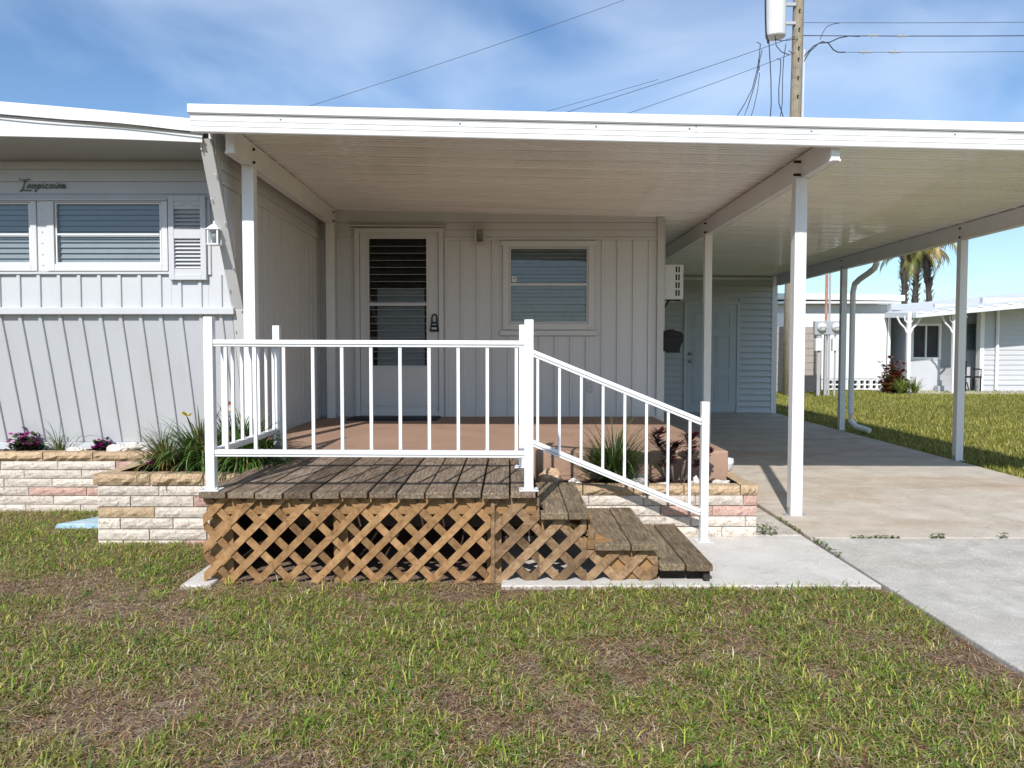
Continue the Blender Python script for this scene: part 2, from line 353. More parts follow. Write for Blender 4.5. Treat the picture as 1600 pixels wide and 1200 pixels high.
# ------------------------------------------------------------------ planters (slump block walls)
def make_block_proto(seed):
    rnd = random.Random(seed); mb = MB(); NX, NZ = 10, 3; vs = []
    for j in range(NZ + 1):
        for i in range(NX + 1):
            e = (i in (0, NX)) or (j in (0, NZ))
            d = .16 if e else rnd.uniform(-.06, .10)
            vs.append((i / NX + (rnd.uniform(-.012, .012) if not i in (0, NX) else 0), d, j / NZ + (rnd.uniform(-.05, .05) if not j in (0, NZ) else 0)))
    o = len(vs); vs += [(0, 1, 0), (1, 1, 0), (1, 1, 1), (0, 1, 1)]
    fs = [(j * (NX + 1) + i, j * (NX + 1) + i + 1, (j + 1) * (NX + 1) + i + 1, (j + 1) * (NX + 1) + i) for j in range(NZ) for i in range(NX)]
    t = NZ * (NX + 1)
    fs.append((*range(NX, -1, -1), o, o + 1)); fs.append((*range(t, t + NX + 1), o + 2, o + 3))
    fs.append((*[j * (NX + 1) for j in range(NZ + 1)], o + 3, o)[::-1]); fs.append((*[j * (NX + 1) + NX for j in range(NZ + 1)], o + 2, o + 1))
    mb.add(vs, fs); me = bpy.data.meshes.new('block'); me.from_pydata(mb.v, [], mb.f); me.materials.append(M['block_cream']); return me
BLK = [make_block_proto(s) for s in range(6)]
def block(parent, org, L, D, H, mat, rz=0, name='block'):
    o = bpy.data.objects.new(name, random.choice(BLK)); link(o, parent, org); o.scale = (L, D, H); o.rotation_euler.z = rz
    o.material_slots[0].link = 'OBJECT'; o.material_slots[0].material = M[mat]; return o
def block_wall(parent, p, ang, length, z0, ztop, course, blen, cap_h, cap_d, over, seed, special={}, caps=None, depth=.09):
    """wall face starts at p and runs along direction ang; its face looks to the right-hand side of -normal"""
    rnd = random.Random(seed); d = Vector((math.cos(ang), math.sin(ang), 0)); nrm = Vector((-math.sin(ang), math.cos(ang), 0))
    p = Vector((p[0], p[1], 0)); zc = ztop - cap_h; row = 0; g = .008
    # mortar core
    core = MB(); a = p + nrm * .018; q = a + d * length
    core.prism([(*(a).xy, z0), (*(q).xy, z0), (*(q + nrm * (depth - .02)).xy, z0), (*(a + nrm * (depth - .02)).xy, z0)],
               [(*(a).xy, zc - .003), (*(q).xy, zc - .003), (*(q + nrm * (depth - .02)).xy, zc - .003), (*(a + nrm * (depth - .02)).xy, zc - .003)])
    P('mortar', core, 'mortar', parent)
    z = zc
    while z > z0 + .01:
        h = min(course, z - z0); s = -rnd.uniform(.3, .75) * blen if row % 2 else -rnd.uniform(0, .05) * blen; i = 0
        while s < length - .015:
            L = blen * rnd.choice((.92, 1, 1.05, 1.1)) ; a0, a1 = max(s, 0), min(s + L, length); s += L
            if a1 - a0 < .03: continue
            mat = special.get((row, i)) or rnd.choices(['block_cream', 'block_pink', 'block_tan'], [.96, .03, .01])[0]; i += 1
            o_ = p + d * (a0 + g / 2) + nrm * rnd.uniform(-.004, .004)
            block(parent, (o_.x, o_.y, z - h + g / 2), a1 - a0 - g, .05, h - g, mat, ang)
        z -= h; row += 1
    s = -over; i = 0
    while s < length + over - .02:
        L = caps[i % len(caps)] if caps else blen * 1.05; e = min(s + L, length + over); i += 1
        o_ = p + d * (s + .004) - nrm * (over + rnd.uniform(0, .006))
        b_ = block(parent, (o_.x, o_.y, zc), e - s - .008, cap_d, cap_h + rnd.uniform(-.003, .003), 'block_tan', ang, 'cap_block'); s = e
PI = math.pi
pl1 = thing('block_planter', 'long cream block planter with tan caps under the slanted grey wall', 'planter', (-4.2, 6.4, 0))
block_wall(pl1, (-5.6, 6.4), 0, 2.72, -.05, .47, .0735, .44, .072, .17, .012, 3, {(0, 5): 'block_pink', (3, 4): 'block_pink', (3, 5): 'block_pink'}, [.42, .42, .43])
box('soil', -5.6, -2.80, 6.48, 6.75, .1, .452, 'mulch', pl1)
pl2 = thing('block_planter', 'cream block planter with wide tan caps jutting out left of the deck', 'planter', (-2.3, 5.5, 0))
block_wall(pl2, (-2.875, 5.3), 0, 1.09, -.05, .464, .0775, .40, .075, .15, .025, 11, {(2, 0): 'block_tan', (4, 2): 'block_pink', (1, 2): 'block_pink'}, [.40, .37, .4])
block_wall(pl2, (-2.875, 6.39), -PI / 2, .935, -.05, .464, .0775, .40, .075, .12, .02, 12, {}, [.48, .5])
mb = MB(); mb.box(-2.77, -2.21, 5.4, 6.5, .1, .41); mb.box(-2.209, -1.80, 5.4, 5.85, .1, .41); P('soil', mb, 'mulch', pl2)
pl3 = thing('block_planter', 'low cream block planter with tan caps beside the wooden steps', 'planter', (1, 5.6, 0))
block_wall(pl3, (.19, 5.42), 0, 1.57, -.05, .363, .0755, .37, .068, .13, .012, 23, {(0, 4): 'block_pink', (0, 5): 'block_pink', (3, 5): 'block_tan'}, [.34, .36, .36, .40, .2])
block_wall(pl3, (1.76, 5.555), PI / 2, .75, -.05, .363, .0755, .37, .068, .12, .012, 24, {}, [.36, .4])
box('soil', .19, 1.665, 5.5, 5.855, .05, .325, 'mulch', pl3)

# mulch chips on planter soil
def chips(name, parent, areas, n, seed):
    rnd = random.Random(seed); mb = MB()
    for _ in range(n):
        x0, x1, y0, y1, z = rnd.choice(areas); c = Vector((rnd.uniform(x0, x1), rnd.uniform(y0, y1), z + rnd.uniform(.002, .014)))
        a = rnd.uniform(0, PI); d = Vector((math.cos(a), math.sin(a), rnd.uniform(-.4, .4))) * rnd.uniform(.012, .035); mb.bar(c - d, c + d, rnd.uniform(.006, .014), .005)
    P(name, mb, 'mulch', parent, kind='stuff')
chips('mulch_chips', pl1, [(-5.2, -2.9, 6.5, 6.72, .452)], 900, 1)
chips('mulch_chips', pl2, [(-2.77, -2.25, 5.42, 6.3, .41), (-2.2, -1.85, 5.42, 5.82, .41)], 700, 2)
chips('mulch_chips', pl3, [(.25, 1.64, 5.52, 5.84, .325)], 900, 3)

# ------------------------------------------------------------------ mobile home
home = thing('mobile_home', 'long grey panelled mobile home with canted front wing and recessed porch', 'mobile home', (-2.2, 9, 0))
XS = -2.2      # wing side wall plane
YW = 6.35      # wing front wall
YP = 8.95      # porch wall
box('porch_floor', XS + .001, 1.675, 5.86, YP + .1, -.05, .554, 'porch_brown', home, .012, label='brown painted concrete porch slab')
# porch wall
DOOR = (-1.80, -.765, .5, 2.74); WIN = (-.09, .985, 1.56, 2.60)
for (a, b_, c_, d) in sheet_holes(XS, 1.76, .5, 3.0, [(-1.70, -.87, .55, 2.68), (-.02, .90, 1.63, 2.55)]):
    box('wall', a, b_, YP, YP + .06, c_, d, 'siding_shaded', home)
fp = lambda u, w, d: (u, YP - .001 - d, w)
ribbed(home, XS + .11, 1.70, .556, 2.60, .181, fp, 'siding_shaded', [DOOR, WIN, (-.12, 1.01, 1.49, 1.57)], start=XS + .0)
for i, (z0, z1) in enumerate(((2.635, 2.715), (2.72, 2.80), (2.805, 2.97))):
    for (a, b_, c_, d) in rect_sub([(XS + .02, 1.71, z0, z1)], (-1.84, -.74, 2.5, 2.775)):
        mb = MB(); A = [(a, YP - .001, c_), (a, YP - .016, c_), (a, YP - .008, d), (a, YP - .001, d)]; mb.prism(A, [(b_, p[1], p[2]) for p in A]); P('siding_board', mb, 'siding_shaded', home)
for (a, b_) in ((XS + .02, -1.80), (-.765, 1.71)):
    box('head_trim', a, b_, YP - .026, YP - .001, 2.603, 2.632, 'siding_shaded', home, .003)
box('corner_trim', 1.70, 1.775, YP - .045, YP + .04, .555, 2.86, 'trim_grey', home, .004)
# room behind, its lack of light put into a near-black colour
mb = MB(); mb.box(-2.1, 1.6, 11, 11.05, .4, 3).box(-2.1, 1.6, 9.02, 11, .4, .5); P('interior_room', mb, 'unlit_dark', home)
# east side wall
box('wall', 1.755, 1.80, 9.0, 15.1, .0, 2.9, 'siding_shaded', home)
ribbed(home, 9.06, 15.0, .05, 2.85, .36, lambda u, w, d: (1.80 + d, u, w), 'siding_shaded')
# door
dr = MB(); frame_box(dr, -1.795, -.77, .556, 2.735, .055, YP - .05, YP + .03)
door = P('door', MB().box(-1.735, -1.633, YP - .022, YP + .02, .58, 2.68).box(-.962, -.832, YP - .022, YP + .02, .58, 2.68).box(-1.633, -.962, YP - .022, YP + .02, 2.62, 2.68).box(-1.633, -.962, YP - .022, YP + .02, .58, 1.144), 'siding_shaded', home, .002)
P('door_frame', dr, 'siding_shaded', door, .004)
P('drip_cap', MB().prism([(-1.86, YP - .10, 2.752), (-1.86, YP - .10, 2.76), (-1.86, YP - .01, 2.79), (-1.86, YP - .01, 2.752)], [(-.74, YP - .10, 2.745), (-.74, YP - .10, 2.753), (-.74, YP - .01, 2.783), (-.74, YP - .01, 2.745)]), 'siding_shaded', door)
P('louvre_frame', frame_box(MB(), -1.645, -.95, 1.13, 2.632, .017, YP - .034, YP - .003), 'window_frame', door, .002)
box('cross_bar', -1.63, -.965, YP - .012, YP + .004, 1.845, 1.895, 'window_frame', door)
NL = 18
gl0 = None
for i in range(NL):
    zc = 1.155 + (i + .5) * (2.615 - 1.155) / NL; h = .047
    mb = MB(); mb.prism([(-1.628, YP - .026, zc - h), (-1.628, YP - .020, zc - h), (-1.628, YP + .012, zc + h), (-1.628, YP + .006, zc + h)], [(-.967, YP - .026, zc - h), (-.967, YP - .020, zc - h), (-.967, YP + .012, zc + h), (-.967, YP + .006, zc + h)])
    P('louvre_pane', mb, 'glass', door)
    box('louvre_glint', -1.628, -.967, YP - .029, YP - .0265, zc - h - .001, zc - h + .004, 'conduit', door)  # thin strip painting in the glint along each pane edge
box('door_curtain', -1.55, -1.0, YP + .05, YP + .055, 1.12, 2.05, 'blind_grey', door)
P('kick_groove', frame_box(MB(), -1.74, -.83, .672, .69, .007, YP - .027, YP - .023), 'trim_grey', door)
box('kick_plate', -1.735, -.84, YP - .030, YP - .0225, .60, .66, 'siding_shaded', door, .003)
box('threshold', -1.74, -.82, YP - .09, YP - .03, .5545, .578, 'galv', door, .004)
lk = thing('key_lock_box', 'black key lock box hanging on the right edge of the porch door', 'lock box', (-.875, YP - .05, 1.55))
mb = MB(); mb.prism([(-.93, YP - .07, 1.545), (-.82, YP - .07, 1.545), (-.84, YP - .07, 1.655), (-.91, YP - .07, 1.655)], [(-.93, YP - .025, 1.545), (-.82, YP - .025, 1.545), (-.84, YP - .025, 1.655), (-.91, YP - .025, 1.655)])
P('case', mb, 'black', lk, .008)
P('shackle', MB().tube([(-.903, YP - .048, 1.65), (-.905, YP - .048, 1.70), (-.895, YP - .048, 1.735), (-.875, YP - .048, 1.745), (-.855, YP - .048, 1.735), (-.845, YP - .048, 1.70), (-.847, YP - .048, 1.65)], .009, 8), 'black', lk, smooth=True)
box('dial_panel', -.905, -.845, YP - .0735, YP - .0705, 1.57, 1.592, 'galv', lk)
box('dial_panel', -.897, -.853, YP - .0735, YP - .0705, 1.622, 1.632, 'galv', lk)
# porch window
win = P('window', frame_box(MB(), -.085, .98, 1.565, 2.595, .075, YP - .035, YP + .03), 'siding_shaded', home, .004)
box('sill', -.115, 1.005, YP - .06, YP - .001, 1.50, 1.558, 'siding_shaded', win, .004)
box('head_casing', -.11, 1.0, YP - .05, YP - .036, 2.53, 2.585, 'siding_shaded', win, .003)
P('sash', frame_box(MB(), -.008, .903, 1.642, 2.518, .018, YP - .022, YP + .02).box(.01, .885, YP - .026, YP + .018, 2.075, 2.105), 'siding_shaded', win, .002)
box('pane', .01, .885, YP - .006, YP - .003, 2.105, 2.50, 'glass', win)
box('pane', .01, .885, YP - .006, YP - .003, 1.66, 2.075, 'glass', win)
sl = None
for i in range(20):
    z = 1.665 + i * .0435 + random.uniform(-.002, .002); tl = .1 + random.uniform(-.02, .02)
    if sl is None: sl = P('blind_slat', MB().prism([(.012, -.010, -.019), (.012, -.004, -.019), (.012, .012, .019), (.012, .006, .019)], [(.882, -.010, -.019), (.882, -.004, -.019), (.882, .012, .019), (.882, .006, .019)]), 'blind_slat', win, org=(0, 0, 0)); sl.location = Vector((0, YP + .03, z)) - WORG[win.name]
    else: inst(sl, (random.uniform(-.002, .002), YP + .03, z), win, rot=(random.uniform(-.06, .06), random.uniform(-.006, .006), 0))
box('sticker', .02, .075, YP - .0085, YP - .0062, 2.12, 2.185, 'ceramic', win)
P('sticker_print', MB().prism([(.032, YP - .0092, 2.165), (.046, YP - .0092, 2.15), (.064, YP - .0092, 2.178)], [(.032, YP - .0087, 2.165), (.046, YP - .0087, 2.15), (.064, YP - .0087, 2.178)]), 'black', win)
ou = thing('wall_outlet', 'grey power outlet plate low on the porch wall', 'outlet', (.92, YP - .01, .88))
box('plate', .885, .955, YP - .022, YP - .005, .84, .96, 'galv', ou, .003)
for z in (.868, .912): box('socket', .90, .94, YP - .027, YP - .022, z, z + .028, 'trim_grey', ou, .004)

# wing side wall (faces the porch)
def yfin(z): return 5.72 + (2.86 - z) * (.63 / 1.2) if z > 1.66 else 6.35 + (1.66 - z) * (.3 / 1.19)
mb = MB(); pr = [(5.75, 2.96), (5.75, 2.86), (6.37, 1.65), (6.68, .47), (YP, .47), (YP, 2.96)]
mb.prism([(XS - .03, y, z) for y, z in pr], [(XS, y, z) for y, z in pr]); P('wall', mb, 'siding_shaded', home)
fs_ = lambda u, w, d: (XS + .001 + d, u, w)
u = 5.95
while u < YP - .03:
    ue = min(u + .181, YP - .03); zt = 2.585
    # clip panel bottom/top to the canted edge
    mb = MB(); prof = [(u, 0), (u, .013), (u + .03, .015), (u + .034, .003), (ue - .002, .003), (ue - .002, 0)]
    def zb(uu):
        if uu >= 6.69: return .556
        if uu >= 6.38: return max(.556, 1.66 - (uu - 6.38) / (.3 / 1.19))
        return 2.86 - (uu - 5.74) / (.63 / 1.2)
    if zb(ue) < zt - .05:
        mb.prism([fs_(q, min(zb(q) , zt - .01), e) for q, e in prof], [fs_(q, zt, e) for q, e in prof]); P('siding_panel', mb, 'siding_shaded', home)
    u = ue
for z0, z1 in ((2.61, 2.69), (2.695, 2.775), (2.78, 2.95)):
    mb = MB(); ya = 5.77 if z0 > 2.7 else 5.90
    A = [(XS + .001, ya, z0), (XS + .016, ya, z0), (XS + .008, ya, z1), (XS + .001, ya, z1)]; mb.prism(A, [(p[0], YP - .03, p[2]) for p in A]); P('siding_board', mb, 'siding_shaded', home)
P('head_trim', MB().box(XS + .001, XS + .026, 5.9, YP - .03, 2.587, 2.607), 'siding_shaded', home)
box('base_strip', XS + .001, XS + .02, 6.7, YP - .03, .5545, .585, 'siding_shaded', home)
# canted corner trim
mb = MB(); pts = [(5.70, 2.875), (6.33, 1.665), (6.645, .475)]
for (ya, za), (yb, zb_) in zip(pts[:-1], pts[1:]):
    A = [(-2.285, ya, za), (-2.193, ya, za), (-2.193, ya + .05, za), (-2.285, ya + .05, za)]
    B = [(-2.285, yb, zb_), (-2.193, yb, zb_), (-2.193, yb + .05, zb_), (-2.285, yb + .05, zb_)]
    P('corner_trim', MB().prism(A, B), 'trim_grey', home, .003, label='slanted light grey corner trim board')
for i in range(13):
    z = 2.8 - i * .165; y = yfin(z) - .03
    for x in (-2.272, -2.206): 
        if i % 2 == (x > -2.25): P('screw', MB().lathe([(.006, 0), (.004, .012)], (x, y - .0, z), 6), 'galv', home)
# wing front
W1 = (-4.75, -3.865, 1.972, 2.54); W2 = (-3.78, -2.795, 1.972, 2.54); SH = (-2.785, -2.48, 1.90, 2.581)
for (a, b_, c_, d) in sheet_holes(-6.2, XS - .031, 1.6, 2.87, [(-4.70, -3.90, 2.03, 2.54), (-3.72, -2.83, 2.03, 2.54)]):
    box('wall', a, b_, YW, YW + .05, c_, d, 'siding', home)
ff = lambda u, w, d: (u, YW - .001 - d, w)
ribbed(home, -5.87, -2.25, 1.678, 1.945, .1655, ff, 'siding', [SH], rib=.028)
box('sill_trim', -6.2, -2.79, YW - .032, YW - .001, 1.947, 1.970, 'siding', home, .003)
for z0, z1 in ((2.562, 2.60), (2.603, 2.70), (2.703, 2.80), (2.803, 2.866)):
    mb = MB(); A = [(-6.2, YW - .001, z0), (-6.2, YW - .014, z0), (-6.2, YW - .007, z1), (-6.2, YW - .001, z1)]; mb.prism(A, [(-2.25, p[1], p[2]) for p in A]); P('siding_board', mb, 'siding', home)
ribbed(home, -2.48, -2.25, 1.945, 2.56, .1655, ff, 'siding', rib=.028)
box('belt_rail', -6.2, -2.262, YW - .05, YW - .001, 1.618, 1.676, 'siding', home, .006)
CANT = .3 / 1.14
def fc(u, w, d): return (u, YW + .0 + (1.617 - w) * CANT - d, w)
mb = MB(); mb.prism([(-6.2, YW + .003, 1.617), (-6.2, YW + .05, 1.617), (-6.2, YW + .05 + 1.14 * CANT, .475), (-6.2, YW + .003 + 1.14 * CANT, .475)], [(XS - .031, YW + .003, 1.617), (XS - .031, YW + .05, 1.617), (XS - .031, YW + .05 + 1.14 * CANT, .475), (XS - .031, YW + .003 + 1.14 * CANT, .475)])
P('wall', mb, 'siding', home)
ribbed(home, -5.87, -2.29, .535, 1.616, .1655, fc, 'siding', rib=.028)
box('base_strip', -6.2, -2.30, YW + 1.1 * CANT - .022, YW + 1.1 * CANT + .04, .468, .532, 'siding', home, .003)
for i in range(22):
    P('screw', MB().lathe([(.005, 0), (.004, .004)], (-5.87 + i * .1655 + .014, fc(0, 1.2, .018)[1], 1.2), 6), 'galv', home) if i > 4 else None
# wing windows
def wing_window(w):
    x0, x1, z0, z1 = w
    o = P('window', MB().box(x0, x0 + .058, YW - .04, YW + .02, z0, z1).box(x1 - .05, x1, YW - .04, YW + .02, z0, z1).box(x0 + .058, x1 - .05, YW - .04, YW + .02, z0, z0 + .058).box(x0 + .058, x1 - .05, YW - .04, YW + .02, z1 - .008, z1), 'window_frame', home, .004, label='wide window with horizontal blinds in the front wing')
    P('sash', frame_box(MB(), x0 + .06, x1 - .06, z0 + .06, z1 - .009, .012, YW - .02, YW + .02).box(x0 + .075, x1 - .075, YW - .022, YW - .008, 2.265, 2.28), 'white_metal', o, .002)
    box('pane', x0 + .072, x1 - .072, YW - .004, YW - .001, z0 + .072, 2.264, 'glass', o); box('pane', x0 + .072, x1 - .072, YW - .004, YW - .001, 2.281, z1 - .022, 'glass', o)
    h = .046; sl = None
    for i in range(12):
        z = z0 + .085 + i * .0445
        if z > z1 - .03: break
        A = [(x0 + .07, YW + .016, z - .02), (x0 + .07, YW + .020, z - .02), (x0 + .07, YW + .036, z + .02), (x0 + .07, YW + .032, z + .02)]
        P('blind_slat', MB().prism(A, [(x1 - .07, p[1], p[2]) for p in A]), 'blind_grey', o)
    box('blind_gap_dark', x0 + .06, x1 - .06, YW + .045, YW + .05, z0 + .05, z1, 'unlit_dark', o)  # added dark sheet, paints the shade between the slats
wing_window(W1); wing_window(W2)
box('mullion', -3.862, -3.783, YW - .028, YW - .001, 1.972, 2.545, 'window_frame', home, .003)
for z in np.arange(2.02, 2.53, .09): P('screw', MB().lathe([(.006, 0), (.004, .004)], (-3.822, YW - .031, z), 6), 'galv', home)
# window awning rail
box('head_trim', -6.2, -2.79, YW - .05, YW - .001, 2.542, 2.56, 'siding', home, .003)
# shutter
sh = P('shutter', frame_box(MB(), SH[0], SH[1], SH[2], SH[3], .045, YW - .05, YW - .002).box(SH[0] + .045, SH[1] - .045, YW - .048, YW - .002, 2.235, 2.31), 'siding', home, .003, label='light grey louvred shutter with arched top panel')
box('shutter_back', SH[0] + .045, SH[1] - .045, YW - .004, YW - .0015, 1.99, 2.48, 'siding', sh)
box('top_panel', SH[0] + .045, SH[1] - .045, YW - .044, YW - .002, 2.475, 2.536, 'siding', sh)
P('arch_groove', MB().tube([(-2.735, YW - .046, 2.498), (-2.69, YW - .046, 2.50), (-2.66, YW - .046, 2.515), (-2.632, YW - .046, 2.521), (-2.604, YW - .046, 2.515), (-2.575, YW - .046, 2.50), (-2.53, YW - .046, 2.498)], .004, 5), 'trim_grey', sh)
box('bottom_panel', SH[0] + .045, SH[1] - .045, YW - .044, YW - .002, 1.945, 1.99, 'siding', sh)
for z0, z1 in ((1.995, 2.235), (2.315, 2.475)):
    z = z0
    while z < z1 - .01:
        A = [(SH[0] + .045, YW - .040, z), (SH[0] + .045, YW - .036, z), (SH[0] + .045, YW - .009, z + .024), (SH[0] + .045, YW - .014, z + .024)]
        P('louvre_slat', MB().prism(A, [(SH[1] - .045, p[1], p[2]) for p in A]), 'siding', sh); z += .031
# roof of the wing, bowed
def zt(x): return 3.462 - .0049 * (x + 12.0) ** 2
def zbot(x): return 2.895 - .0095 * (x + 4.6) ** 2
X = [-7.0 + i * (4.75 / 24) for i in range(25)]
mb = MB(); mb.prism([(x, 5.68, zt(x)) for x in X] + [(x, 5.68, zt(x) - .03) for x in X[::-1]], [(x, 14, zt(x)) for x in X] + [(x, 14, zt(x) - .03) for x in X[::-1]]); P('roof', mb, 'roof_white', home)
mb = MB(); mb.prism([(x, 5.655, zt(x) + .004) for x in X] + [(x, 5.655, zt(x) - .085) for x in X[::-1]], [(x, 5.679, zt(x) + .004) for x in X] + [(x, 5.679, zt(x) - .085) for x in X[::-1]]); P('roof_edge', mb, 'roof_white', home, label='bright white metal edge strip of the bowed roof')
mb = MB(); mb.prism([(x, 5.68, zt(x) - .031) for x in X] + [(x, 5.68, zbot(x)) for x in X[::-1]], [(x, 5.70, zt(x) - .031) for x in X] + [(x, 5.70, zbot(x)) for x in X[::-1]]); P('fascia', mb, 'fascia_grey', home)
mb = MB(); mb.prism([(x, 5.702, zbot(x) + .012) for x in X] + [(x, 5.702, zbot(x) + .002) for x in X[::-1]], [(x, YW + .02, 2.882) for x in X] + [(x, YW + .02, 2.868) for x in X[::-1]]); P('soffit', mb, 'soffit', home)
box('wing_body', -7.0, XS - .05, YW + .5, 14, .0, 2.8, 'siding', home)
c1 = [(x, 5.645, zt(x) - .09 - .006 * math.sin(x * 5)) for x in X]
P('cable', MB().tube(c1, .0045, 5), 'cable_black', smooth=True, label='thin black cable running along the bowed white roof edge', cat='cable')
# script emblem
def script(parent):
    S = .0215; x0, z0 = -3.985, 2.645
    L = {'T': [[(-1.6, 3.6), (-.6, 3.2), (.8, 3.1), (2.6, 3.5)], [(.9, 3.1), (.7, 2), (.55, .8), (.3, -.3), (-.4, -1.2)], [(.0, -.75), (1.5, -.72), (3.7, -.75)]],
         'r': [[(0, 0), (.5, 1.3), (.8, 1.6), (1.1, 1.35)], [(1.1, 1.35), (1.0, .4), (1.5, .1)]],
         'o': [[(1.2, 1.5), (.5, 1.4), (.2, .7), (.5, .05), (1.1, .1), (1.4, .8), (1.2, 1.5), (1.7, 1.2)]],
         'p': [[(.7, 1.7), (.3, .2), (-.2, -1.3)], [(.55, 1.1), (1.1, 1.6), (1.6, 1.1), (1.3, .3), (.7, .1), (.5, .4)]],
         'i': [[(.2, .2), (.5, 1.5), (.4, .3), (.8, .1), (1.1, .4)], [(.6, 2.1), (.72, 2.2)]],
         'c': [[(1.2, 1.3), (.8, 1.6), (.3, 1.0), (.4, .2), (.9, .05), (1.4, .4)]],
         'a': [[(1.3, 1.4), (.7, 1.6), (.25, .8), (.5, .1), (1.0, .5), (1.4, 1.5), (1.3, .3), (1.8, .2)]],
         'e': [[(.2, .6), (1.0, .9), (1.2, 1.4), (.8, 1.6), (.3, 1.0), (.5, .15), (1.1, .1), (1.8, .7)]]}
    x = 0
    for ch, adv in zip('Tropicaire', (2.0, 1.6, 1.9, 1.9, 1.2, 1.6, 1.95, 1.2, 1.5, 1.5)):
        mb = MB()
        for st in L[ch]:
            pts = [(x0 + (x + px + .18 * pz) * S, YW - .022, z0 + pz * S) for px, pz in st]; mb.tube(pts, .0052, 6)
        P('letter', mb, 'script_metal', parent, smooth=True); x += adv
em = thing('script_emblem', 'small cursive metal name script above the wing windows', 'emblem', (-3.8, YW - .02, 2.64)); script(em)

# ------------------------------------------------------------------ carport
cp = thing('carport', 'white aluminium carport roof on slim posts over porch and driveway', 'carport', (2.3, 6, 0))
SL = .0225
def zr(x): return 2.955 - SL * (x + 2.1)
XL, XR = -2.23, 5.36
y = 5.47; i = 0
while y < 15.15:
    w = .305; ye = y + w
    prof = [(0, 0), (.012, -.012), (.03, -.012), (.042, 0)]
    for k in (.11, .175, .24): prof += [(k, 0), (k + .005, -.006), (k + .016, -.006), (k + .021, 0)]
    prof += [(w - .001, 0), (w - .001, .045), (0, .045)]
    P('roof_pan', MB().prism([(XL, y + a, zr(XL) + b_) for a, b_ in prof], [(XR, y + a, zr(XR) + b_) for a, b_ in prof]), 'pan_enamel', cp)
    y = ye
yend = y
P('roof_skin', MB().prism([(XL, 5.47, zr(XL) + .047), (XL, yend, zr(XL) + .047), (XL, yend, zr(XL) + .06), (XL, 5.47, zr(XL) + .06)], [(XR, 5.47, zr(XR) + .047), (XR, yend, zr(XR) + .047), (XR, yend, zr(XR) + .06), (XR, 5.47, zr(XR) + .06)]), 'roof_white', cp)
# front fascia: lower ribbed band and top cap, two lengths joined
def fascia(x0, x1, dy):
    prof = [(5.465, -.11), (5.430, -.11), (5.425, -.104)]
    for k in range(3):
        a = -.104 + k * .036; prof += [(5.425, a + .026), (5.432, a + .030), (5.425, a + .036)]
    prof += [(5.425, .008), (5.44, .012), (5.465, .012)]
    P('fascia_band', MB().prism([(x0, p[0] + dy, zr(x0) + p[1]) for p in prof], [(x1, p[0] + dy, zr(x1) + p[1]) for p in prof]), 'white_metal', cp)
    prof = [(5.47, .0125), (5.418, .0125), (5.408, .020), (5.408, .072), (5.418, .08), (5.47, .08)]
    P('fascia_cap', MB().prism([(x0 - .012, p[0] + dy, zr(x0) + p[1]) for p in prof], [(x1, p[0] + dy, zr(x1) + p[1]) for p in prof]), 'white_metal', cp)
fascia(XL, 1.30, 0); fascia(1.301, XR, -.003)
for x in (-1.6, -.35, .6, 1.25, 2.1, 3.1, 4.2):
    P('screw', MB().lathe([(.008, 0), (.006, .006)], (x, 5.42, zr(x) - .012), 6), 'galv', cp)
# beams
def beam(x, y0, y1, end=True):
    b0 = zr(x) - .192; t0 = zr(x) - .014
    P('beam', MB().prism([(x - .032, y0, b0), (x + .032, y0, b0), (x + .032, y0, t0), (x - .032, y0, t0)], [(x - .032, y1, b0 - .0), (x + .032, y1, b0), (x + .032, y1, t0), (x - .032, y1, t0)]), 'white_metal', cp, .003)
    for s in (-1, 1): box('beam_lip', x + s * .033 - .006, x + s * .033 + .006, y0 + .002, y1, b0 - .004, b0 + .012, 'white_metal', cp)
    return b0
bl = beam(-2.04, 5.66, 8.9); bm2 = beam(2.30, 5.49, 15.0); br = beam(5.21, 5.6, 15.0)
def post(x, y, z0, ztop, w=.092):
    p = P('post', MB().box(x - w / 2, x + w / 2, y - w / 2, y + w / 2, z0, ztop), 'white_metal', cp, .005)
    box('post_groove', x - .012, x + .012, y - w / 2 - .002, y - w / 2 + .001, z0 + .03, ztop - .02, 'white_metal', p)
    for sx in (-1, 1):
        q = P('bracket', MB().box(x + sx * (w / 2 + .0005), x + sx * (w / 2 + .004), y - .03, y + .03, z0, z0 + .06).box(x + sx * (w / 2 + .0042), x + sx * (w / 2 + .04), y - .03, y + .03, z0 + .0005, z0 + .005), 'galv', p)
    for zz in (ztop + .03, ztop + .13):
        P('bolt', MB().tube([(x - .047, y, zz), (x + .047, y, zz)], .011, 6), 'black', p)
    return p
post(-2.04, 6.07, .40, bl + .0); post(-2.04, 8.78, .554, bl)
post(2.262, 6.06, hz(2.26, 6.06), bm2); post(2.29, 8.95, hz(2.3, 8.95), bm2, .085); post(2.30, 12.1, hz(2.3, 12.1), bm2, .085)
post(5.21, 5.95, hz(5.2, 5.95), br, .085); post(5.21, 8.9, hz(5.2, 8.9), br, .085); post(5.21, 12.05, hz(5.2, 12.05), br, .085)
